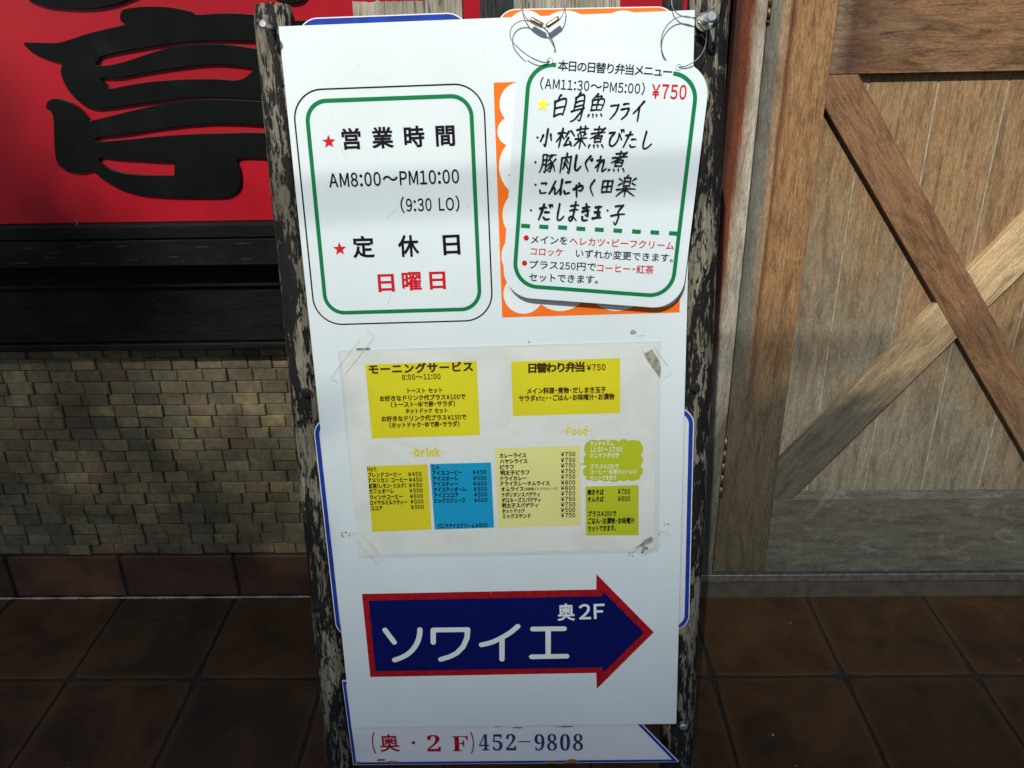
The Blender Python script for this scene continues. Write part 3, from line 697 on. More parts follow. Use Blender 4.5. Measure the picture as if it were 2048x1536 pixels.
# rear legs of the frame and the flat boards seen over its top
def plank(px0, px1, ptop, zf, th, mat, name, label=None, ytop=None, ybt=-.5):
    x0 = bl(px0, 20, zf)[0]; x1 = bl(px1, 20, zf)[0]; yt = bl(px0, ptop, zf)[1] if ytop is None else ytop
    rs = random.Random(px0); n = max(3, int((x1-x0)/.006)); mb = MB(); vs = []
    for lay, zz in ((0, zf), (1, zf-th)):
        for yy in (yt, ybt):
            for i in range(n+1):
                bz_ = .0012*math.sin(i*2.1+px0)+rs.uniform(-.0006, .0006) if lay == 0 else 0
                vs.append((x0+(x1-x0)*i/n, yy+(rs.uniform(-.003, .001) if yy == yt else 0), zz+bz_))
    m_ = n+1; fs = []
    for i in range(n):
        fs += [(i, i+m_, i+m_+1, i+1), (i+2*m_, i+2*m_+1, i+3*m_+1, i+3*m_), (i, i+1, i+2*m_+1, i+2*m_), (i+m_, i+3*m_, i+3*m_+1, i+m_+1)]
    fs += [(0, 2*m_, 3*m_, m_), (n, n+m_, n+3*m_, n+2*m_)]
    # stand the grain along local z
    M = BM @ Matrix(((1, 0, 0, 0), (0, 0, 1, 0), (0, -1, 0, 0), (0, 0, 0, 1)))
    vs = [(x, -z, y) for x, y, z in vs]
    return tag(mb.add(vs, fs).build(name, mat, st, M), label)
plank(706, 924, 3, -.030, .03, M_post2, 'plank', 'pale grooved plank end behind the blue cornered board')
plank(960, 1030, -60, -.034, .03, M_char, 'plank', 'charred dark plank')
plank(1028, 1240, -60, -.030, .03, M_post2, 'plank')
plank(1330, 1366, -60, -.030, .03, M_char, 'plank')
# old boards behind the front one
def plate(name, pts, z, th, mat, parent, edge=True, M=BM, label=None):
    return tag(MB().prism(pts, z-th, z).build(name, mat, parent, M), label)
zo = -.0050
def rr_px(x0, y0, x1, y1, off): a = bl(x0, y0, off); b_ = bl(x1, y1, off); return a, b_
# 1 blue edged board, top left
a = bl(592, 45, zo); c = bl(938, 30, zo); yt = (bl(640, 35, zo)[1]+bl(880, 26, zo)[1])/2
xl, xr = bl(592, 50.6, zo)[0], bl(938, 36, zo)[0]
def tilted(pts, ang, c): return rotp(pts, ang, c)
tilt1 = math.atan2(bl(880, 26, zo)[1]-bl(640, 35, zo)[1], bl(880, 26, zo)[0]-bl(640, 35, zo)[0])
def old_board(x0, x1, y0, y1, r, tilt, z, bord, bmat, name, label, gap=0.0, rim=.0016):
    c = ((x0+x1)/2, y1)
    O = tilted(rrect(x0, x1, y0, y1, r), tilt, c)
    o = plate(name, O, z, .003, M_old, st, label=label)
    I0 = tilted(rrect(x0+rim, x1-rim, y0+rim, y1-rim, r-rim), tilt, c); I1 = tilted(rrect(x0+bord, x1-bord, y0+bord, y1-bord, max(r-bord, .006)), tilt, c)
    MB().ring(I0, I1, z+.0004).build('printed_border', bmat, o, BM)
    return o, c
old_board(xl, xr, yt-.42, yt, .032, tilt1, zo, .012, I_blue, 'old_board', 'blue edged old board with rounded corners peeking over the top left')
# 2 orange edged board, top right
zo2 = -.0046
xl, xr = bl(993, 34, zo2)[0], bl(1354, 21, zo2)[0]; yt = (bl(1030, 17.5, zo2)[1]+bl(1330, 12.5, zo2)[1])/2
tilt2 = math.atan2(bl(1325, 12.5, zo2)[1]-bl(1030, 17.5, zo2)[1], bl(1325, 12.5, zo2)[0]-bl(1030, 17.5, zo2)[0])
ob, oc = old_board(xl, xr, yt-.40, yt, .028, tilt2, zo2, .018, I_orange, 'old_board', 'orange edged old board peeking over the top right')
sm = MB()
for px, r_ in ((1130, .045), (1245, .038), (1052, .03)):
    q = bl(px, 24.5, zo2); sm.disc((q[0], q[1]-r_+.0022), r_, zo2+.0007+px*1e-8)
tag(sm.build('scallop_print', I_white, ob, BM), kind='stuff')
# 3 blue edged rounded board behind the middle
zo3 = -.0050
xl = (bl(624.7, 862, zo3)[0]+bl(672.7, 1262, zo3)[0])/2; xr = (bl(1386, 862, zo3)[0]+bl(1377.5, 1241, zo3)[0])/2
yt = (bl(640, 838, zo3)[1]+bl(1369, 822, zo3)[1])/2; yb_ = (bl(682, 1273, zo3)[1]+bl(1358, 1254, zo3)[1])/2
t3 = math.atan2(bl(672.7, 1262, zo3)[0]-bl(624.7, 862, zo3)[0], -(bl(672.7, 1262, zo3)[1]-bl(624.7, 862, zo3)[1]))
print('old3', xl, xr, yt, yb_, math.degrees(t3))
old_board(xl, xr, yb_-.004, yt+.004, .030, t3*.4, zo3, .0085, I_blue, 'old_board', 'blue edged old board showing at both sides of the middle', rim=.0016)
# 4 lowest board with slanted right side
zo4 = -.0048
Lp = [bl(684, 1362, zo4), bl(706.6, 1530, zo4), bl(1358, 1524, zo4), bl(1281, 1445, zo4), bl(1230, 1392, zo4), bl(1225, 1360, zo4)]
lo = plate('old_board', Lp[::-1], zo4, .003, M_old, st, label='lowest old board with blue edge and a phone number in red and navy')
def inset(pts, d):
    n = len(pts); out = []
    ar = sum(pts[i][0]*pts[(i+1) % n][1]-pts[(i+1) % n][0]*pts[i][1] for i in range(n)); s = 1 if ar > 0 else -1
    for i in range(n):
        p0, p1, p2 = [np.array(pts[j % n]) for j in (i-1, i, i+1)]
        e1_ = (p1-p0)/np.linalg.norm(p1-p0); e2_ = (p2-p1)/np.linalg.norm(p2-p1)
        n1 = np.array([-e1_[1], e1_[0]])*s; n2 = np.array([-e2_[1], e2_[0]])*s
        bi = n1+n2; bi /= bi@n1; out.append(tuple(p1+bi*d))
    return out
Lq = Lp[::-1]
MB().ring(inset(Lq, .0012), inset(Lq, .0062), zo4+.0004).build('printed_border', I_blue, lo, BM)
mb = MB(); ow = dict(z=zo4+.0005, off=zo4)
text(mb, BOARD, '(', 744, 1486, 751, 1486, 34, lat=True, bold=.01, **ow)
text(mb, BOARD, '奥', 759, 1487, 799, 1486, 34, bold=.016, **ow)
q = bl(827, 1485, zo4); mb.disc(q, .0035, zo4+.0006)
text(mb, BOARD, '𝟐', 854, 1486, 881, 1486, 34, lat=True, **ow)
text(mb, BOARD, '𝐅', 904, 1486, 936, 1486, 33, lat=True, **ow)
text(mb, BOARD, ')', 941, 1486, 948, 1486, 34, lat=True, bold=.01, **ow)
tag(mb.build('red_lettering', I_dred, lo, BM), kind='stuff')
mb = MB()
xs_ = [958, 985, 1012, 1038, 1069, 1094, 1120, 1146]
for ch_, x_ in zip('𝟒𝟓𝟐-𝟗𝟖𝟎𝟖', xs_):
    if ch_ == '-': stroke(mb, BOARD, [(1037, 1483), (1060, 1483)], 2.6, zo4+.0006, zo4)
    else: text(mb, BOARD, ch_, x_, 1484, x_+20, 1484, 34, lat=True, **ow)
tag(mb.build('navy_lettering', I_slate, lo, BM), kind='stuff')
M_rust = plain('rust_stain', (.26, .15, .05), .9, dirt=.5, dscale=150)
mb = MB(); rs = random.Random(5)
for px, py, a_, b2_ in ((762, 1520, .010, .004), (785, 1524, .012, .003), (1140, 1522, .016, .005), (715, 1525, .006, .004), (1100, 1524, .01, .003), (1035, 1455, .012, .0016), (1130, 1453, .018, .0016), (995, 1453, .01, .001)):
    q = bl(px, py, zo4); mb.poly([(q[0]+a_*math.cos(t_*.45)*rs.uniform(.6, 1.1), q[1]+b2_*math.sin(t_*.45)*rs.uniform(.5, 1.1)) for t_ in range(14)], zo4+.0008)
tag(mb.build('rust_stain', M_rust, lo, BM), kind='stuff')
# ---- the tall white front board -------------------------------------
bo = MB().prism([(0, -BH), (BW, -BH), (BW, 0), (0, 0)], -.003, 0).build('board', M_board, st, BM, bevel=.0004)
tag(bo, 'tall white front board with opening hours and arrow')
def px_rect(l1, l2, r1, r2, t_, b_):  # rectangle from two points on each side, one above and below
    return ((bl(*l1)[0]+bl(*l2)[0])/2, (bl(*r1)[0]+bl(*r2)[0])/2, bl(*b_)[1], bl(*t_)[1])
x0, x1, y0, y1 = px_rect((590.7, 238), (623, 581.6), (969.4, 232), (983, 572), (775, 173.5), (810, 645))
MB().ring(rrect(x0-.0011, x1+.0011, y0-.0011, y1+.0011, .0451), rrect(x0+.0011, x1-.0011, y0+.0011, y1-.0011, .0429), .0004).build('outline_border', I_black, bo, BM)
x0, x1, y0, y1 = px_rect((615, 238), (648, 579), (943, 235), (958.5, 567.5), (775, 197), (807, 622))
MB().ring(rrect(x0-.003, x1+.003, y0-.003, y1+.003, .033), rrect(x0+.003, x1-.003, y0+.003, y1-.003, .027), .0004).build('green_border', I_green, bo, BM)
mb = MB()
text(mb, BOARD, '営業時間', 683, 279, 910, 271, 41, bold=.026, mono=True)
text(mb, BOARD, 'AM8:00〜PM10:00', 657.7, 361, 918, 352.5, 27, bold=.016, lat=True)
text(mb, BOARD, '(9:30 LO)', 801, 410.5, 919, 407.5, 25, bold=.014, lat=True)
for s, a_, b_ in (('定', (705, 495), (749, 494)), ('休', (796, 493), (838, 492)), ('日', (886, 490), (920, 488.5))):
    text(mb, BOARD, s, *a_, *b_, 42, bold=.024)
tag(mb.build('lettering', I_black, bo, BM), kind='stuff')
mb = MB()
star(mb, BOARD, 657.7, 283.5, 14.5); star(mb, BOARD, 679.5, 498, 14)
for s, a_, b_ in (('日', (756, 566), (788.5, 565)), ('曜', (804, 563), (843, 562)), ('日', (859, 561), (891, 560))):
    text(mb, BOARD, s, *a_, *b_, 37 if s != '曜' else 37, bold=.024)
tag(mb.build('red_lettering', I_red, bo, BM), kind='stuff')
# orange scalloped frame
TL, BL_, BR_ = bl(986.5, 165.4), bl(1005, 635), bl(1359, 624.5)
ox0, ox1, oy0, oy1 = (TL[0]+BL_[0])/2, BR_[0], (BL_[1]+BR_[1])/2, TL[1]
og = MB().poly([(ox0, oy0), (ox1, oy0), (ox1, oy1), (ox0, oy1)], .0003).build('orange_frame', I_orange, bo, BM)
mb = MB(); k_ = 1/1340
a = bl(1030, 195); b_ = bl(1335, 597); mb.poly([(a[0], b_[1]), (b_[0], b_[1]), (b_[0], a[1]), (a[0], a[1])], .0005)
for i, (cx, cy, r_) in enumerate(((1040, 208, 41), (1023, 263, 28), (1062, 333, 64), (1060, 430, 55), (1050, 512, 47), (1047, 588, 40), (1121, 565, 58), (1235, 555, 68), (1325, 578, 37), (1330, 490, 30), (1330, 420, 30))):
    q = bl(cx, cy); rr_ = abs(bl(cx-r_, cy)[0]-q[0]); mb.disc(q, rr_, .0005+(i+1)*5e-6, 48)
tag(mb.build('scallop_print', I_white, og, BM), kind='stuff')
mb = MB(); star(mb, BOARD, 1029, 353, 14, z=.0008); mb.build('printed_star', I_red, og, BM)
# arrow
ar = [(723.9, 1187.7), (1192.7, 1178.7), (1192.7, 1147.9), (1307.5, 1264.4), (1193.5, 1377.6), (1192.7, 1345.6), (740.7, 1353.8)]
ai = [(737.4, 1200.8), (1205, 1191.8), (1206, 1182), (1288, 1264.4), (1206, 1345.6), (1205, 1334.5), (751, 1342.3)]
aw = MB().poly([bl(*p) for p in ar], .0003).build('arrow', I_dred, bo, BM)
MB().poly([bl(*p) for p in ai], .0006).build('arrow_field', I_navy, aw, BM)
mb = MB()
def z5(pts): return [(600+x*.41016, 1120+y*.41016) for x, y in pts]
for i, s in enumerate(([(415, 340), (460, 400)], [(585, 338), (582, 372), (565, 415), (535, 450), (500, 472), (462, 486)],
          [(650, 400), (650, 340), (818, 338), (814, 380), (795, 422), (765, 452), (730, 470), (687, 483)],
          [(885, 412), (940, 398), (1000, 368), (1035, 345), (1062, 322)], [(985, 385), (985, 482)],
          [(1135, 335), (1288, 333)], [(1210, 340), (1210, 465)], [(1130, 470), (1300, 467)])):
    stroke(mb, BOARD, smooth_path(z5(s), 3) if len(s) > 4 and i != 2 else z5(s), 10.6, z=.0009+i*5e-5)
text(mb, BOARD, '奥', 1114.5, 1225, 1150, 1224, 33, bold=.022, z=.0009)
text(mb, BOARD, '2F', 1157.5, 1223.5, 1209, 1222, 29, bold=.02, lat=True, z=.0009)
tag(mb.build('white_lettering', I_white, aw, BM), kind='stuff')
mb = MB(); rs = random.Random(31)
for _ in range(26):
    x_, y_ = rs.uniform(.02, .58), -rs.uniform(.03, 1.17); a_ = rs.gauss(1.4, .6); l_ = rs.uniform(.004, .03); w_ = rs.uniform(.00010, .00025)
    d_ = np.array([math.cos(a_), math.sin(a_)])*l_; e_ = np.array([-d_[1], d_[0]])/l_*w_; p_ = np.array([x_, y_]); q_ = p_+d_*.5+e_*rs.uniform(-6, 6)
    mb.poly([p_-e_, q_-e_, p_+d_, q_+e_, p_+e_], .00035+_*1e-6)
tag(mb.build('scratches', plain('scratch_grey', (.42, .44, .43), .6), bo, BM), kind='stuff')
# scuffs where tape came off the board
mb = MB(); rs = random.Random(11)
for px, py, n_, s_ in ((1266, 664, 3, 7), (690, 1068, 7, 3), (1335, 1050, 4, 2.5), (1320, 1067, 4, 2.5), (1258, 1108, 6, 3), (1058, 684, 2, 3)):
    for _ in range(n_):
        x_, y_ = px+rs.uniform(-10, 10)*(n_ > 3), py+rs.uniform(-5, 5)*(n_ > 3); q = bl(x_, y_)
        mb.poly([(q[0]+rs.uniform(.4, 1)*s_/1300*math.cos(t_), q[1]+rs.uniform(.4, 1)*s_/1300*math.sin(t_)) for t_ in (0, .8, 1.6, 2.4, 3.2, 4, 4.8, 5.6)], .0004+_*1e-5)
tag(mb.build('scuff_marks', M_resid, bo, BM), kind='stuff')
# bolts
def bolt(px, py, off0, off1, r, rh, mat, washer=False, label=None):
    q = bl(px, py, off0)
    p0, p1 = on_board(q[0], q[1], off0-.01), on_board(q[0], q[1], off1)
    n = (p1-p0).normalized()
    b0 = MB().tube([p0, p1], r, 12).build('bolt', mat, st, smooth=True)
    MB().tube([p1-n*.0001, p1+n*.004, p1+n*.006], [rh, rh, rh*.72], 16).build('bolt_head', mat, b0)
    if washer: MB().tube([p0+n*.0105, p0+n*.0125], rh*1.6, 20).build('washer', mat, b0)
    tag(b0, label)
bolt(545, 56, ZL+Lr, ZL+Lr+.040, .0036, .0062, M_zinc, False, 'long zinc bolt sticking out of the left log')
bolt(1408, 44, ZL+Lr, ZL+Lr+.050, .0050, .0078, M_zinc, True, 'long zinc bolt sticking out of the right log')
bolt(613, 783, ZL+Lr, ZL+Lr+.004, .005, .0075, M_iron); bolt(1389, 772, ZL+Lr, ZL+Lr+.006, .005, .0075, M_iron)
bolt(682, 1447, ZL+Lr, ZL+Lr+.005, .005, .0065, M_iron); bolt(1365, 1447, ZL+Lr, ZL+Lr+.006, .005, .0065, M_zinc)
# ================================================================== LAMINATED MENU SHEET
SH = .0012
def sl_(x, y): return BOARD.L(x, y, SH)
ms = empty('menu_sheet', on_board(*bl(1010, 1110), SH)); tag(ms, 'laminated paper drinks and food menu taped to the white board', 'menu')
film = MB().prism([sl_(719, 1115.7), sl_(1316.6, 1103.8), sl_(1321, 682), sl_(675, 700.7)], SH-.0007, SH).build('laminate_film', M_film, ms, BM)
m, t, b = nodes('laminated_paper'); g = N(t, 'ShaderNodeNewGeometry').outputs['Position']
n1 = noise(t, g, s=9, detail=4, dist=1.2); n2 = noise(t, g, s=2.5, detail=3, dist=.5)
c = ramp(t, n1, [(.3, (.61, .62, .55)), (.55, (.675, .69, .625)), (.8, (.67, .65, .57))])
t.links.new(mix(t, 1.0, c, ramp(t, n2, [(.3, (.92, .96, .98)), (.7, (1, 1, 1))]), 'MULTIPLY'), b.inputs['Base Color'])
b.inputs['Roughness'].default_value = .22; bump(t, b, n1, .35, .006); P_lam = m
pp = MB().poly([sl_(718, 1110.5), sl_(1308.5, 1097.6), sl_(1312.5, 687), sl_(682, 705)], SH+.0003).build('paper', P_lam, ms, BM)
Z1, Z2 = SH+.0005, SH+.0008
def box4(name, pts, mat, label=None): return tag(MB().poly([sl_(*p) for p in pts][::-1], Z1).build(name, mat, ms, BM), label)
def tx(mb, s, x0, y0, x1, y1, h, **k):
    if k.get('lat') and k.get('bold') == BD: k['bold'] = .026
    text(mb, BOARD, s, x0, y0, x1, y1, h, z=Z2, off=SH, **k)
BD = .038
b1_ = box4('price_box', [(730.5, 729.4), (953, 721.4), (960, 870), (743.8, 876.6)], P_yel, 'yellow box for the morning service')
mb = MB()
tx(mb, 'モーニングサービス', 737, 739, 946, 733, 19, mono=True, bold=.045)
tx(mb, '8:00〜11:00', 804, 754.3, 881, 752.4, 10.5, lat=True, bold=BD)
tx(mb, 'トースト セット', 815, 781.5, 885, 780, 10.5, bold=BD)
tx(mb, 'お好きなドリンク代プラス¥100で', 759.6, 797.2, 931, 793, 11, bold=BD)
tx(mb, '(トースト・ゆで卵・サラダ)', 782, 809.4, 910, 806.8, 11, bold=BD)
tx(mb, 'ホットドック セット', 811, 822, 895, 820.5, 10.5, bold=BD)
tx(mb, 'お好きなドリンク代プラス¥150で', 763, 837.8, 933, 833.7, 11, bold=BD)
tx(mb, '(ホットドック・ゆで卵・サラダ)', 778.7, 850.3, 919, 847.4, 11, bold=BD)
tag(mb.build('lettering', P_brown, b1_, BM), kind='stuff')
b2_ = box4('price_box', [(1022, 723), (1240, 716), (1240, 825.6), (1026, 832)], P_yel, 'yellow box for the daily lunch box')
mb = MB()
tx(mb, '日替わり弁当', 1054.7, 736.5, 1170, 733.5, 19, mono=True, bold=.045)
tx(mb, '¥750', 1173, 735, 1211, 734, 12, lat=True, bold=BD)
tx(mb, 'メイン料理・煮物・だしまき玉子', 1053.5, 782, 1212, 779, 12, bold=BD)
tx(mb, 'サラダetc・・ごはん・お味噌汁・お漬物', 1037.7, 797, 1228.7, 792.7, 12, bold=BD)
tag(mb.build('lettering', P_brown, b2_, BM), kind='stuff')
mb = MB()
tx(mb, 'Food', 1133, 862, 1174, 861.3, 15, lat=True, bold=.05); tx(mb, 'Drink', 828, 905, 880, 904, 14, lat=True, bold=.07)
for a_, b_ in (((1123.5, 863), (1129.5, 862.8)), ((1177, 861), (1183, 860.8)), ((818, 906), (824.5, 905.8)), ((883.5, 904), (889.5, 903.8))): stroke(mb, BOARD, [a_, b_], 1.6, Z2, SH)
tag(mb.build('heading_lettering', P_ylet, ms, BM), kind='stuff')
b3_ = box4('price_box', [(734, 931.8), (854.6, 928.5), (863, 1058.5), (744.7, 1063.8)], P_mus, 'mustard box of hot drinks')
mb = MB(); tx(mb, 'Hot', 734.7, 938, 753, 937.5, 8.6, lat=True, bold=BD)
for s, xa, xb, ya, yb2, pr, pa, pb, py in (('ブレンドコーヒー', 735.5, 802.8, 950, 948, '¥450', 816, 843, 947.7), ('アメリカン コーヒー', 736, 815, 960.7, 958.9, '¥450', 817.7, 844, 958.9),
      ('紅茶(レモン・ミルク)', 737.7, 812.7, 972, 970.5, '¥450', 817.7, 844, 970), ('カフェオーレ', 738, 788, 982.6, 981.3, '¥500', 818.5, 845.6, 980.8),
      ('ウィンナコーヒー', 739.7, 805.7, 994.4, 992.6, '¥600', 819.7, 846, 991.6), ('ロイヤルミルクティー', 740.5, 814.7, 1005.4, 1003.8, '¥500', 820.7, 847, 1002.5), ('ココア', 741, 765, 1016.6, 1016, '¥500', 821.5, 848, 1013.6)):
    tx(mb, s, xa, ya, xb, yb2, 9.6, bold=BD); tx(mb, pr, pa, py+.3, pb, py-.3, 8, lat=True, bold=BD)
tag(mb.build('lettering', I_black, b3_, BM), kind='stuff')
b4_ = box4('price_box', [(860, 927.8), (982, 924.8), (988, 1055), (869.5, 1059)], P_cyan, 'bright blue box of iced drinks')
mb = MB(); tx(mb, 'Ice', 863.8, 934.6, 877.8, 934, 8.6, lat=True, bold=BD)
for s, xa, xb, ya, yb2, pr, pa, pb, py in (('アイスコーヒー', 864.5, 924, 946, 944.4, '¥450', 945, 972.4, 944), ('アイスオーレ', 865, 917, 957.4, 956.3, '¥500', 946, 973, 955.5), ('アイスティー', 866, 915.6, 968.3, 967.3, '¥450', 946, 973.5, 966.7),
      ('アイスティオーレ', 867, 933, 979.5, 978, '¥500', 946.8, 974, 977.6), ('アイスココア', 867.8, 917, 990.5, 989.5, '¥500', 947.7, 974.6, 988.7), ('ミックスジュース', 868, 931, 1001.5, 1000, '¥600', 948, 975, 999.9), ('バニラアイスクリーム', 875, 949.7, 1052, 1050.5, '¥500', 951, 975, 1050.3)):
    tx(mb, s, xa, ya, xb, yb2, 9.6, bold=BD); tx(mb, pr, pa, py+.3, pb, py-.3, 8, lat=True, bold=BD)
tag(mb.build('lettering', I_black, b4_, BM), kind='stuff')
b5_ = box4('price_box', [(990.5, 896.4), (1160, 891), (1161, 1050.7), (997.6, 1055)], P_pale, 'pale yellow box of rice and spaghetti dishes')
mb = MB()
for s, xa, xb, y_, pr, py in (('カレーライス', 999, 1052.6, 910.8, '¥750', 907.8), ('ハヤシライス', 1000, 1055, 922.4, '¥750', 919.6), ('ピラフ', 1000, 1027.8, 934, '¥750', 930.6), ('明太子ピラフ', 1000.7, 1059, 945, '¥750', 942),
      ('ドライカレー', 1001, 1053, 956.5, '¥750', 953), ('ドライカレーオムライス', 1001.4, 1099.5, 966.7, '¥800', 964.4), ('オムライス', 1002, 1047.7, 977.8, '¥800', 975.5), ('ナポリタンスパゲティ', 1002.9, 1080, 989, '¥750', 986.4),
      ('ボロネーズスパゲティ', 1003, 1082, 1000, '¥750', 997.4), ('明太子スパゲティ', 1003.7, 1076.7, 1010.6, '¥750', 1008.5), ('ホットドック', 1004, 1049, 1021.5, '¥500', 1019.4), ('ミックスサンド', 1005, 1061.7, 1032, '¥750', 1030)):
    tx(mb, s, xa, y_+.4, xb, y_-.6, 9.4, bold=BD); tx(mb, pr, 1121.5, py+.3, 1150.5, py-.3, 8.4, lat=True, bold=BD)
tx(mb, '(自家製デミグラスソース)', 1048.6, 977.8, 1115, 976.8, 6, bold=.015)
tag(mb.build('lettering', I_black, b5_, BM), kind='stuff')
# lime cloud
cl = MB(); a, b_ = sl_(1172, 884), sl_(1280, 958); cl.poly([(a[0], b_[1]), (b_[0], b_[1]), (b_[0], a[1]), (a[0], a[1])], Z1)
i = 0
for cx, cy, r_ in [(1187, 897, 19), (1205, 891, 13), (1226, 893, 15), (1247, 890, 13), (1266, 898, 20), (1181, 918, 14), (1179, 943, 13), (1271, 921, 15), (1272, 942, 14), (1190, 950, 13), (1211, 952, 12), (1228, 951, 14), (1247, 950, 13), (1266, 948, 15)]:
    i += 1; q = sl_(cx, cy); cl.disc(q, abs(sl_(cx-r_, cy)[0]-q[0]), Z1+i*4e-6, 28)
cl.poly([sl_(1160, 928), sl_(1168, 925), sl_(1176, 925), sl_(1176, 931), sl_(1168, 930)][::-1], Z1+8e-5)
b6_ = tag(cl.build('price_cloud', P_lime, ms, BM), 'lime green cloud shaped lunch time note')
mb = MB()
for s, xb, y_, h_, la in (('ランチタイム', 1228, 887.3, 9, 0), ('11:30〜17:00', 1244.5, 898.6, 8.6, 1), ('ミニサラダ付き', 1237.5, 910.6, 9.4, 0), ('プラス¥250で', 1238, 932.6, 9.4, 0), ('コーヒー・紅茶(hot・ice)', 1273, 943.2, 9.2, 0), ('セットできます', 1233, 955.6, 9.4, 0)):
    tx(mb, s, 1180.2, y_+.4, xb, y_-.4, h_, bold=.02, lat=bool(la))
tag(mb.build('lettering', P_wlet, b6_, BM), kind='stuff')
b7_ = box4('price_box', [(1171, 973), (1277, 970), (1277, 1070), (1172, 1070.7)], P_lime, 'lime green box of fried noodles')
mb = MB()
tx(mb, '焼きそば', 1174.6, 984.4, 1207.6, 983.8, 11, bold=BD); tx(mb, '¥700', 1235.4, 983, 1260, 982.6, 10, lat=True, bold=BD)
tx(mb, 'オムそば', 1174.6, 998.5, 1207.6, 998, 11, bold=BD); tx(mb, '¥800', 1235.4, 997.2, 1260, 996.8, 10, lat=True, bold=BD)
tx(mb, 'プラス¥200で', 1175.5, 1027.6, 1233, 1026.8, 11.5, bold=BD)
tx(mb, 'ごはん・お漬物・お味噌汁', 1175.5, 1041.8, 1269, 1040.8, 12, bold=BD); tx(mb, 'セットできます。', 1175.5, 1056.6, 1231.4, 1055.8, 11.5, bold=BD)
tag(mb.build('lettering', I_black, b7_, BM), kind='stuff')
# tape: clear strips over the corners, grey glue left behind
m, t, b = nodes('clear_tape'); b.inputs['Base Color'].default_value = (.75, .76, .68, 1); b.inputs['Roughness'].default_value = .25
tr = N(t, 'ShaderNodeBsdfTransparent'); mx = N(t, 'ShaderNodeMixShader'); mx.inputs[0].default_value = .018
t.links.new(tr.outputs[0], mx.inputs[1]); t.links.new(b.outputs[0], mx.inputs[2]); t.links.new(mx.outputs[0], t.nodes['Material Output'].inputs[0]); M_tape = m
for k, c4 in enumerate(([(734, 660), (750, 672), (678, 765), (660, 757)], [(1268, 672), (1290, 670), (1345, 745), (1322, 760)], [(700, 1070), (716, 1062), (768, 1118), (756, 1128)], [(1330, 1060), (1342, 1072), (1262, 1128), (1250, 1114)])):
    P4 = [sl_(*p) for p in c4]
    tp = MB().prism(P4[::-1] if sum(P4[i][0]*P4[(i+1) % 4][1]-P4[(i+1) % 4][0]*P4[i][1] for i in range(4)) < 0 else P4, SH+.0010, SH+.0011).build('tape', M_tape, ms, BM)
    rim = MB()
    for i in range(4):
        a_, b_ = np.array(P4[i]), np.array(P4[(i+1) % 4]); rim_w = .00018
        e_ = np.array([-(b_-a_)[1], (b_-a_)[0]])/np.linalg.norm(b_-a_)*rim_w
        k0, k1 = random.uniform(0, .3), random.uniform(.55, 1)
        p_, q_ = a_+(b_-a_)*k0, a_+(b_-a_)*k1; rim.poly([p_-e_, q_-e_, q_+e_, p_+e_], SH+.0013)
    tag(rim.build('tape_edge_dirt', M_resid, tp, BM), kind='stuff')
zc = lambda pts, sx=.17578, ox=980, oy=660: [sl_(ox+x*sx, oy+y*sx) for x, y in pts]
def jag(pts, z, n=4, amp=.0006, seed=0):
    rs = random.Random(seed); out = []
    for i in range(len(pts)):
        a_, b_ = np.array(pts[i]), np.array(pts[(i+1) % len(pts)])
        for k in range(n): out.append(tuple(a_+(b_-a_)*k/n+np.array([rs.uniform(-amp, amp), rs.uniform(-amp, amp)])*(k > 0)))
    return out
MB().poly(jag(zc([(1840, 215), (1745, 270), (1790, 345), (1840, 410), (1890, 480), (1935, 545), (1940, 400), (1900, 310)]), 0, seed=1), SH+.0014).build('tape_residue', M_resid, ms, BM)
MB().poly(jag(zc([(1640, 1285), (1700, 1245), (1760, 1190), (1830, 1150), (1855, 1165), (1850, 1210), (1790, 1240), (1700, 1270)], oy=870), 0, seed=2), SH+.0014).build('tape_residue', M_resid, ms, BM)
MB().poly(jag(zc([(1730, 1245), (1760, 1260), (1800, 1275), (1795, 1300), (1755, 1305), (1740, 1345), (1715, 1340), (1730, 1290)], oy=870), 0, seed=3), SH+.0015).build('tape_residue', M_resid, ms, BM)
MB().poly(jag([sl_(712, 696), sl_(740, 695), (sl_(738, 699)), sl_(714, 700)], 0, seed=4, amp=.0004), SH+.0014).build('tape_residue', M_resid, ms, BM)
# ================================================================== HANGING DAILY MENU TAG
ang_t = rad(1.6)
to = BOARD.o+BOARD.n*.010
vt = BOARD.v*math.cos(ang_t)+BOARD.n*math.sin(ang_t)
hinge_pt = BOARD.uv(1230, 110)
to = BOARD.o+BOARD.u*hinge_pt[0]+BOARD.v*hinge_pt[1]+BOARD.n*.007
T0 = Plane(to, BOARD.u, vt)
pa, pb = T0.L(1098, 105), T0.L(1362, 124)
fi = math.atan2(pb[1]-pa[1], pb[0]-pa[0])
print('tag tilt', math.degrees(fi))
u_ = T0.u*math.cos(fi)-T0.v*math.sin(fi); TAG = Plane(to, u_, T0.v*math.cos(fi)+T0.u*math.sin(fi)); TM = TAG.M()
tl = TAG.L
tx0 = (tl(1030, 166)[0]+tl(1009.5, 533)[0])/2; tx1 = (tl(1414.5, 195)[0]+tl(1376, 510)[0])/2
ty1 = (tl(1098, 104)[1]+tl(1362, 124)[1])/2; ty0 = (tl(1064, 599)[1]+tl(1299, 612.5)[1])/2
print('tag', tx0, tx1, ty0, ty1)
mt = empty('daily_menu_tag', TM @ Vector(((tx0+tx1)/2, ty0, 0))); tag(mt, 'white hanging tag with green border and handwritten daily lunch menu', 'menu tag')
R_o = .046; outl = rrect(tx0, tx1, ty0, ty1, R_o, 16)
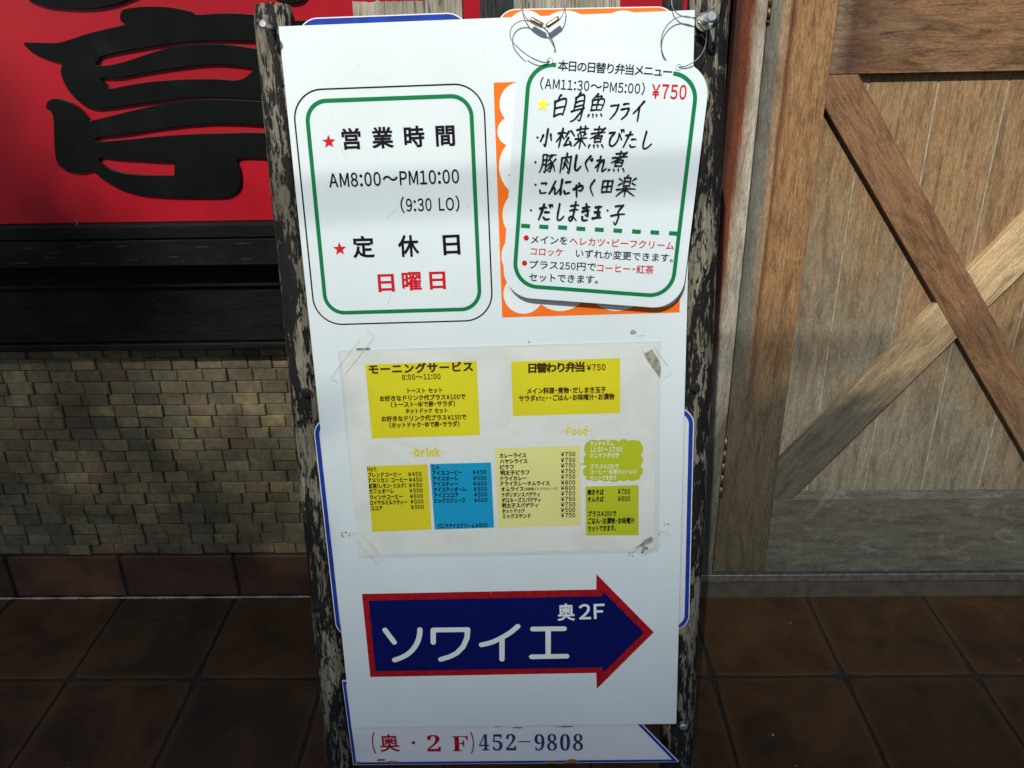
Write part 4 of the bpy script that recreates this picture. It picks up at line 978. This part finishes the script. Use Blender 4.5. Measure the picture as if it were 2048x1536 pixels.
# plate bows a little away from the board at its foot
def bow(x, y): return .0045*max(0, (.10-(y-ty0))/.10)**2 + .002*((x-(tx0+tx1)/2)/.14)**2
c_ = ((tx0+tx1)/2, (ty0+ty1)/2); vs = []; fs = []; n = len(outl)
lev = [1.0, .97, .9, .75, .5, .25]
for s_ in lev:
    vs += [(c_[0]+(x-c_[0])*s_, c_[1]+(y-c_[1])*s_, 0.0) for x, y in outl]
vs = [(x, y, .0) for x, y, _ in vs]+[(c_[0], c_[1], 0.0)]
for l in range(len(lev)-1): fs += [(l*n+i, l*n+(i+1) % n, (l+1)*n+(i+1) % n, (l+1)*n+i) for i in range(n)]
fs += [((len(lev)-1)*n+i, (len(lev)-1)*n+(i+1) % n, len(vs)-1) for i in range(n)]
k0 = len(vs); vs += [(x, y, -.0018) for x, y in outl]; fs += [(i, i+k0, (i+1) % n+k0, (i+1) % n) for i in range(n)]; fs.append(tuple(range(k0, k0+n))[::-1])
plate_t = MB().add(vs, fs).build('plate', M_tagw, mt, TM)
gx0 = (tl(1053, 190)[0]+tl(1032.5, 522)[0])/2; gx1 = (tl(1392, 193)[0]+tl(1349.6, 527.6)[0])/2; gy0 = (tl(1072, 576)[1]+tl(1299, 588)[1])/2; gy1 = (tl(1110, 131)[1]+tl(1350, 146)[1])/2
RG = .036
full = rrect(gx0-.003, gx1+.003, gy0-.003, gy1+.003, RG+.003, 16); fin = rrect(gx0+.003, gx1-.003, gy0+.003, gy1-.003, RG-.003, 16)
gl, gr = tl(1112, 131)[0], tl(1347, 145)[0]
mb = MB(); n = len(full)
for i in range(n):
    j = (i+1) % n; A_, B_ = full[i], full[j]
    if A_[1] > gy1-.002 and B_[1] > gy1-.002 and abs(B_[0]-A_[0]) > .05:    # the top side is broken by the heading
        mb.poly([A_, (gr, A_[1]), (gr, fin[i][1]), fin[i]], .0004); mb.poly([(gl, B_[1]), B_, fin[j], (gl, fin[j][1])], .0004)
    else: mb.poly([A_, B_, fin[j], fin[i]], .0004)
for (xa, ya), (xb, yb2) in zip([(1042, 451.8), (1078.4, 453.5), (1116, 454.6), (1152.8, 457.2), (1189.7, 459), (1226.6, 461), (1264, 463), (1301, 464.7), (1338, 466.6)], [(1060, 451.8), (1096.7, 453.5), (1134, 455.4), (1170.5, 457.6), (1207.4, 459.6), (1244, 461.4), (1281.5, 463.3), (1318, 465), (1357, 467)]):
    p, q = tl(xa, ya), tl(xb, yb2); y_ = (p[1]+q[1])/2; mb.poly([(p[0], y_-.0031), (q[0], y_-.0031), (q[0], y_+.0031), (p[0], y_+.0031)], .0006)
tag(mb.build('green_border', I_green, plate_t, TM), kind='stuff')
mb = MB(); t2 = lambda s, *a, **k: text(mb, TAG, s, *a, **k)
t2('本日の日替り弁当メニュー', 1116, 131, 1345, 144.6, 21, mono=True, bold=.012)
t2('(AM11:30〜PM5:00)', 1080.3, 166.8, 1289.5, 178, 19.5, lat=True, bold=.01)
t2('メインを', 1061.7, 479, 1135, 481.5, 17, bold=.01)
t2('いずれか変更できます。', 1151.4, 506.5, 1346, 516.5, 17, bold=.01)
t2('プラス250円で', 1059, 529, 1192, 534, 17, bold=.01)
t2('セットできます。', 1058, 554, 1196, 559.5, 17, bold=.012)
tag(mb.build('lettering', I_black, plate_t, TM), kind='stuff')
mb = MB()
t2('¥750', 1303, 182.3, 1373, 184.6, 28, lat=True, bold=.018)
t2('ヘレカツ・ビーフクリーム', 1139, 481.8, 1348, 491.8, 17, bold=.01); t2('コロッケ', 1061, 502.5, 1126, 505, 16.5, bold=.01)
t2('コーヒー・紅茶', 1194, 535.5, 1307.5, 540, 17, bold=.012)
for x_, y_ in ((1052.4, 475.7), (1049, 526)): mb.disc(tl(x_, y_), .0040, .0006)
tag(mb.build('red_lettering', I_red, plate_t, TM), kind='stuff')
mb = MB(); star(mb, TAG, 1085.6, 209.5, 15.5, rot=-.05); mb.build('yellow_star', I_ystar, plate_t, TM)
mb = MB(); rs = random.Random(3)
hand = [('白', 1119, 213, 30, 42), ('身', 1157, 214, 32, 52), ('魚', 1194, 212, 32, 44), ('フ', 1228, 222, 17, 32), ('ラ', 1250, 222, 18, 32), ('イ', 1276, 222, 22, 40),
        ('小', 1092.6, 275, 25, 36), ('松', 1130, 276, 34, 38), ('菜', 1162, 275, 26, 42), ('煮', 1195, 275, 32, 40), ('び', 1230, 276, 30, 34), ('た', 1261, 279, 26, 33), ('し', 1295, 280, 22, 36),
        ('豚', 1096, 326, 30, 38), ('肉', 1132, 326, 24, 40), ('し', 1155.5, 325, 15, 32), ('ぐ', 1176, 327, 18, 32), ('れ', 1203, 328, 24, 32), ('煮', 1237, 323, 34, 40),
        ('こ', 1087, 375, 17, 26), ('ん', 1109, 375, 21, 28), ('に', 1131, 373, 24, 34), ('ゃ', 1156, 377, 22, 34), ('く', 1184, 375, 14, 32), ('田', 1214, 373, 24, 30), ('楽', 1252, 373, 40, 42),
        ('だ', 1090, 424, 26, 34), ('し', 1121, 424, 17, 36), ('ま', 1147, 423, 22, 38), ('き', 1171, 425, 20, 34), ('玉', 1195, 424, 18, 28), ('子', 1235, 429, 28, 40)]
PEN = {  # pen strokes of each written letter on a 10 x 10 grid, y down
 '白': [[(5,0),(3.6,2.2)],[(2,2.6),(2.2,9.6)],[(2,2.8),(8.3,1.9),(7.6,9)],[(2.3,5.6),(7.6,5)],[(2.3,9.3),(7.6,8.3)]],
 '身': [[(5,0),(3.8,1.4)],[(2.8,1.8),(2.6,6.2)],[(2.8,1.8),(7.4,1.2),(7,9.4),(5.6,9.8)],[(3,3.3),(7,2.9)],[(3,4.8),(7,4.3)],[(1.2,6.8),(7.8,5.6)],[(8.2,5.4),(4,9),(1.6,10)]],
 '魚': [[(4.2,0),(2,2.4)],[(3.8,1),(6.8,.8),(5.6,2.4)],[(2,2.6),(2.2,7)],[(2,2.6),(8.2,2.2),(7.8,6.6)],[(5,2.6),(5,6.6)],[(2.2,4.6),(7.8,4.3)],[(2.2,6.9),(7.8,6.5)],[(1.4,8.6),(1,9.8)],[(3.6,8.7),(4,9.7)],[(5.8,8.6),(6.2,9.6)],[(8,8.2),(9,9.5)]],
 'フ': [[(1,2),(8.5,1.4)],[(8.5,1.4),(7,5.5),(2.5,9.8)]], 'ラ': [[(2.5,1),(7.6,.7)],[(1.2,4),(8.6,3.4)],[(8.6,3.4),(7,7),(3,9.8)]], 'イ': [[(8.6,.4),(5,4),(1,6.4)],[(5.6,3.6),(5.6,9.8)]],
 '小': [[(5.2,.4),(5.4,9),(4,8.4)],[(2.4,3.4),(1,7.2)],[(7.6,3.2),(9.2,6.6)]],
 '松': [[(.8,3),(4.8,2.4)],[(2.9,.4),(2.7,9.6)],[(2.8,3.4),(.6,7)],[(3,3.8),(4.8,5.4)],[(6.4,1.6),(5.2,4.4)],[(7.6,1.2),(9.6,4)],[(7,4.6),(5.4,8.6)],[(5.4,8.6),(8.8,8)],[(8.2,6.6),(9.4,9)]],
 '菜': [[(1,1.6),(9,1)],[(3.4,0),(3.5,2.4)],[(6.6,0),(6.4,2.4)],[(7.2,2.6),(3,3.2)],[(2.4,3.8),(3,4.8)],[(4.8,3.6),(5,4.6)],[(7.6,3.2),(6.6,4.6)],[(1,5.8),(9,5.2)],[(5,4.8),(5,9.9)],[(4.8,5.8),(1,9)],[(5.2,5.8),(9.2,8.8)]],
 '煮': [[(2.6,1.2),(7,.9)],[(4.8,0),(4.8,2.9)],[(1,3.1),(9,2.6)],[(8.4,.6),(5,3.6),(1,5.6)],[(3.6,4.4),(3.6,7.4)],[(3.6,4.4),(7.4,4.1)],[(7.4,4.1),(7.2,7.2)],[(3.6,5.8),(7.2,5.6)],[(3.6,7.2),(7.2,7)],[(1.2,8.7),(.8,9.9)],[(3.6,8.8),(3.9,9.8)],[(5.8,8.7),(6.2,9.7)],[(8.2,8.4),(9.2,9.7)]],
 'び': [[(1,2.4),(4.4,1.8)],[(4.4,1.8),(2,5.4),(2.6,8.8),(5,9.2),(7,6.4),(6.8,2.6)],[(6.8,2.6),(9,6)],[(7.8,.6),(8.3,1.8)],[(9,.2),(9.6,1.4)]],
 'た': [[(1,2.8),(6,2.2)],[(3.8,.4),(1,9.6)],[(5.6,5),(8.8,4.8)],[(5.2,8.2),(6.4,9.2),(9.4,8.9)]], 'し': [[(2.6,.4),(2,7.4),(3.6,9.4),(6,9.2),(9,7.2)]],
 '豚': [[(1.6,1),(1.6,6),(.6,9.6)],[(1.6,1),(3.9,.8)],[(3.9,.8),(3.8,9.2),(3,9)],[(1.6,3.6),(3.8,3.4)],[(1.6,6),(3.8,5.8)],[(4.8,1.4),(9.4,1)],[(7,1.4),(4.8,4)],[(5.8,2.8),(7.4,5.6),(6.8,9.4),(5.8,9)],[(6.8,4.6),(4.8,6.6)],[(7.2,6.2),(4.8,9)],[(9.2,3),(7.6,4.8)],[(7.4,4.8),(9.6,9)]],
 '肉': [[(1.6,2.6),(1.4,9.8)],[(1.6,2.6),(8.4,2)],[(8.4,2),(8,9.4),(6.8,9)],[(5,.2),(4.8,2.8),(3,5.4)],[(5,3),(7,5)],[(5,5),(3,8)],[(5,5.6),(7,7.8)]],
 'ぐ': [[(6,.4),(2.4,4.6),(6.4,9.6)],[(7.2,2.6),(7.9,3.8)],[(8.6,2),(9.3,3.2)]], 'れ': [[(2.8,.4),(2.8,9.6)],[(1,3),(3.6,2.6),(.8,7.4)],[(1.4,6.6),(6,2.4),(6.2,8.6),(7.4,9.2),(9.2,7.6)]],
 'こ': [[(2,1.8),(7.4,1.6),(6.4,2.8)],[(1.6,7),(3,9),(8.6,8.6)]], 'ん': [[(5,.4),(1,9.4)],[(1,9.4),(4,5.4),(5.4,6),(5.6,9),(7,9.2),(9.4,6.4)]],
 'に': [[(1.8,.8),(1.4,7),(1.8,9.6),(2.6,8)],[(4.8,2.6),(8.6,2.3)],[(4.6,7.4),(5.6,8.8),(9,8.5)]], 'ゃ': [[(1,5.6),(6.6,3.2),(8.8,4),(8,6),(6,6.2)],[(5.2,2),(5.8,3.4)],[(3,3),(5.2,9.8)]],
 'く': [[(7,.4),(2.4,4.8),(7.2,9.6)]], '田': [[(1.4,1.6),(1.6,9)],[(1.4,1.6),(8.6,1.2)],[(8.6,1.2),(8.4,8.8)],[(5,1.6),(5,8.6)],[(1.6,5.1),(8.4,4.8)],[(1.6,8.8),(8.4,8.4)]],
 '楽': [[(5,0),(4.4,1)],[(3.6,1.2),(3.6,4.8)],[(3.6,1.2),(6.4,1)],[(6.4,1),(6.3,4.6)],[(3.6,3),(6.4,2.8)],[(3.6,4.8),(6.4,4.6)],[(1.4,1.4),(2.6,2.6)],[(2.8,3.4),(1.2,4.8)],[(9,.9),(7.4,2.4)],[(7.4,3.2),(9.2,4.4)],[(.8,6.4),(9.4,5.8)],[(5,4.9),(5,9.9)],[(4.8,6.4),(1,9.4)],[(5.2,6.4),(9.2,9.2)]],
 'だ': [[(1,2.8),(5.6,2.2)],[(3.6,.4),(1,9.6)],[(5,5.2),(8,5)],[(4.6,8.2),(6,9.2),(8.8,8.9)],[(7.4,1),(8,2.2)],[(8.8,.6),(9.4,1.8)]],
 'ま': [[(1.6,2),(8.4,1.6)],[(1.8,4.4),(8.2,4)],[(5.2,0),(5.2,8),(3.6,9.6),(2,8.8),(3,7.6),(5.4,7.9),(8.6,9.6)]], 'き': [[(1.6,2.4),(8,1.6)],[(1.6,4.6),(8.2,3.8)],[(4.4,0),(7.4,6.8),(5,6.4)],[(2.4,7.4),(3.6,9.4),(7.6,9.2)]],
 '玉': [[(1.8,1.4),(8.2,1)],[(2.2,5),(7.8,4.7)],[(5,1.2),(5,9)],[(.8,9.2),(9.2,8.7)],[(6.8,6.2),(7.8,7.4)]], '子': [[(2.4,.8),(7.6,.4)],[(7.6,.4),(5,3.4),(5.6,6),(4.8,9.8),(3,8.8)],[(.8,5.4),(9.4,4.6)]]}
kz_ = 0
for ch_, cx, cy, wd_, h_ in hand:
    p = np.array(tl(cx, cy)); sxx = wd_*1.12/13900; syy = h_*1.03/13600; sh_ = rs.uniform(.06, .20); wgt = rs.uniform(.00128, .00165)
    if ch_ in '身魚煮菜楽豚': wgt *= .86
    for st_ in PEN[ch_]:
        q_ = [(x-5+rs.uniform(-.22, .22), 5-y+rs.uniform(-.22, .22)) for x, y in st_]
        if len(q_) > 2: q_ = smooth_path(q_, 5)
        else:
            m_ = ((q_[0][0]+q_[1][0])/2+rs.uniform(-.2, .2), (q_[0][1]+q_[1][1])/2+rs.uniform(-.05, .35)); q_ = smooth_path([q_[0], m_, q_[1]], 3)
        L_ = [p+np.array([(x+y*sh_)*sxx, (y+x*.05)*syy]) for x, y in q_]; n_ = len(L_)
        hw = [wgt*(1.12-.42*(i/(n_-1))**1.5)*(1+.10*math.sin(i*1.7+cx)) for i in range(n_)]
        for i in range(n_-1):
            d_ = L_[i+1]-L_[i]; l_ = np.linalg.norm(d_)
            if l_ < 1e-7: continue
            e_ = np.array([-d_[1], d_[0]])/l_; zz = .0006+kz_*1.1e-6; kz_ += 1
            mb.poly([L_[i]-e_*hw[i], L_[i+1]-e_*hw[i+1], L_[i+1]+e_*hw[i+1], L_[i]+e_*hw[i]], zz); mb.disc(L_[i], hw[i], zz+5e-7, 9)
        mb.disc(L_[-1], hw[-1], .0006+kz_*1.1e-6, 9)
for x_, y_ in ((1075, 275), (1071, 324.5), (1071, 369.5), (1062, 420.5), (1215, 421)): mb.disc(tl(x_, y_), .0017, .0006)
tag(mb.build('handwriting', I_mark, plate_t, TM), kind='stuff')
# punched holes: rims of the clear tie loops
for hx, hy in ((1099.5, 121), (1357, 134)):
    q = tl(hx, hy); MB().tube([(q[0]+.0042*math.cos(a_), q[1]+.0042*math.sin(a_), .0006) for a_ in np.linspace(0, 2*math.pi, 20)], .0007, 6).build('hole_rim', M_film, plate_t, TM, smooth=True)
# ================================================================== STEEL CABLE LOOPS
def cable(pts, ferr, label, rr=.0008):
    e = empty('wire_loop', on_board(*bl(pts[0][0], pts[0][1]), .01)); tag(e, label, 'wire loop', 'steel wire loops tying the tag to the stand')
    P = [tuple(on_board(*BOARD.L(x, y, o_), o_)) for x, y, o_ in pts]
    MB().tube(smooth_path(P, 8), rr, 8).build('cable', M_steel, e, smooth=True)
    for (xa, ya, oa), (xb, yb2, ob_) in ferr:
        A_, B_ = on_board(*BOARD.L(xa, ya, oa), oa), on_board(*BOARD.L(xb, yb2, ob_), ob_); d = B_-A_
        MB().tube([A_, A_+d*.12, A_+d*.3, A_+d*.5, A_+d*.7, A_+d*.88, B_], [.0030, .0037, .0034, .0037, .0034, .0037, .0030], 12).build('ferrule', M_ferr, e, smooth=True)
cable([(1046, -40, .004), (1040, -8, .008), (1041, 12, .011), (1050, 32, .014), (1064, 46, .016), (1084, 55, .017), (1104, 50, .017), (1120, 38, .016), (1128, 20, .013), (1126, 2, .010), (1118, -36, .004)],
      [((1061, 38, .016), (1086, 51, .017)), ((1093, 53, .017), (1118, 36, .016))], 'upper left wire loop hooked over the top of the board')
cable([(1099, 121, .008), (1088, 125, .013), (1064, 116, .018), (1040, 99, .017), (1022, 78, .014), (1022, 58, .012), (1034, 45, .011), (1052, 41, .012), (1072, 48, .014), (1092, 60, .013), (1104, 80, .010), (1110, 98, .007), (1106, 110, .004), (1100, 119, .003)],
      [], 'lower left wire loop through the left hole of the tag')
cable([(1338, -30, .003), (1343, -4, .008), (1345, 14, .011), (1356, 28, .012), (1374, 35, .013), (1394, 33, .016), (1418, 20, .022), (1438, 3, .022), (1444, -25, .010)],
      [], 'upper right wire loop slung round the long bolt')
cable([(1357, 134, .008), (1372, 132, .012), (1394, 119, .014), (1408, 99, .014), (1413, 76, .014), (1410, 58, .014), (1396, 42, .014), (1376, 33, .013), (1354, 35, .011), (1336, 49, .009), (1325, 68, .008), (1322, 90, .007), (1327, 112, .005), (1338, 126, .003), (1354, 133, .003)],
      [((1396, 42, .015), (1410, 62, .015))], 'lower right wire loop through the right hole of the tag')
# ================================================================== ADDED OUT OF VIEW TO SHADE THE SHOPFRONT
DB = 100.0  # unseen block, added and sized for its wide soft shadow edge
ht = (DB+YW)/math.cos(rad(SUN_AZ))*math.tan(rad(SUN_EL))
HB = ht+.24
bd = empty('shade_block', (-25, -DB-10, 0)); tag(bd, 'tall pale block added out of view to shade the shopfront', 'building')
MB().box(-60, 30, -DB-20, -DB, 0, HB).build('facade', plain('pale_concrete', (.32, .31, .29), .8, dirt=.2, dscale=.3), bd)
MB().box(-60, 30, -DB+.0, -DB+.25, HB-1.2, HB-.9).build('cornice', plain('pale_concrete_trim', (.4, .39, .36), .8), bd)
for i in range(12):
    for j in range(9):
        MB().box(-56+i*7, -52+i*7, -DB+.02, -DB+.15, 3+j*7, 6.5+j*7).build('window', plain('dark_window', (.03, .04, .05), .1), bd)

# unseen tree added to the left so its leaves dapple the stone wall and paving
SUNV = np.array([SX, SY, SZ])
def shade_centre(x, y, z, dist): return np.array([x, y, z])+SUNV*dist
tc_ = shade_centre(-1.55, YW, .10, 16.0)
tr_ = empty('shade_tree', (tc_[0], tc_[1], 0)); tag(tr_, 'leafy tree added out of view to shade the stone wall', 'tree')
M_bark = plain('bark', (.09, .07, .05), .9, dirt=.5, dscale=20); M_leaf = rnd_solid('leaves', [(.05, .09, .02), (.07, .11, .03)], .6, 30, .2)
MB().tube([(tc_[0]+.3, tc_[1], 0), (tc_[0]+.2, tc_[1], 4), (tc_[0], tc_[1], 8), (tc_[0], tc_[1], tc_[2])], [.2, .16, .12, .04], 12).build('trunk', M_bark, tr_, smooth=True)
rs = random.Random(21); mb = MB()
e1 = np.cross(SUNV, [0, 0, 1]); e1 /= np.linalg.norm(e1); e2 = np.cross(e1, SUNV); e2 /= np.linalg.norm(e2)
if e2[2] < 0: e2 = -e2
cl_ = []
for _ in range(260):
    a_, q = rs.uniform(0, 6.283), rs.random()**.5; cl_.append((1.32*q*math.cos(a_), .98*q*math.sin(a_)-.05, rs.uniform(-1, 1)))
gaps_ = []  # openings left in the added crown to let patches of sun through
for gx_, gz_, gr_ in ((-.78, .62, .20), (-.42, .42, .13), (-.62, .80, .12)):
    d_ = np.array([gx_+1.55, 0, gz_-.10]); gaps_.append((d_@e1*(-1 if e1[0] < 0 else 1)*(1 if e1[0] > 0 else 1), d_@e2, gr_))
for u_c, v_c, w_c in cl_:
    sg_ = -1 if e1[0] < 0 else 1
    if any(math.hypot(u_c*1-g_[0], v_c-g_[1]) < g_[2] for g_ in gaps_): continue
    for _ in range(24):
        p = tc_+e1*(u_c+rs.gauss(0, .10))*(-1 if e1[0] < 0 else 1)+e2*(v_c+rs.gauss(0, .10))+SUNV*(w_c+rs.gauss(0, .1))
        a_ = Vector([rs.gauss(0, 1) for _ in range(3)]).normalized(); b_ = a_.orthogonal().normalized(); l_ = rs.uniform(.035, .06)
        mb.add([p-np.array(a_)*l_, p-np.array(b_)*l_*.5, p+np.array(a_)*l_, p+np.array(b_)*l_*.5], [(0, 1, 2, 3)])
tag(mb.build('crown', M_leaf, tr_), kind='stuff')

# unseen cable added to lay a soft band of shade across the board
for k, (zz, rr_, dist, sl) in enumerate(((1.235, .009, 9.5, .035),)):
    p = np.array([0, 1.25, zz])+SUNV*dist
    e = empty('shade_cable', (p[0]-20, p[1], p[2]-20*sl)); tag(e, 'black cable added out of view to cast a shade band on the board', 'cable')
    MB().tube([(p[0]+x, p[1], p[2]+x*sl+.0006*x*x) for x in range(-20, 21)], rr_, 8).build('sheath', M_iron, e, smooth=True)
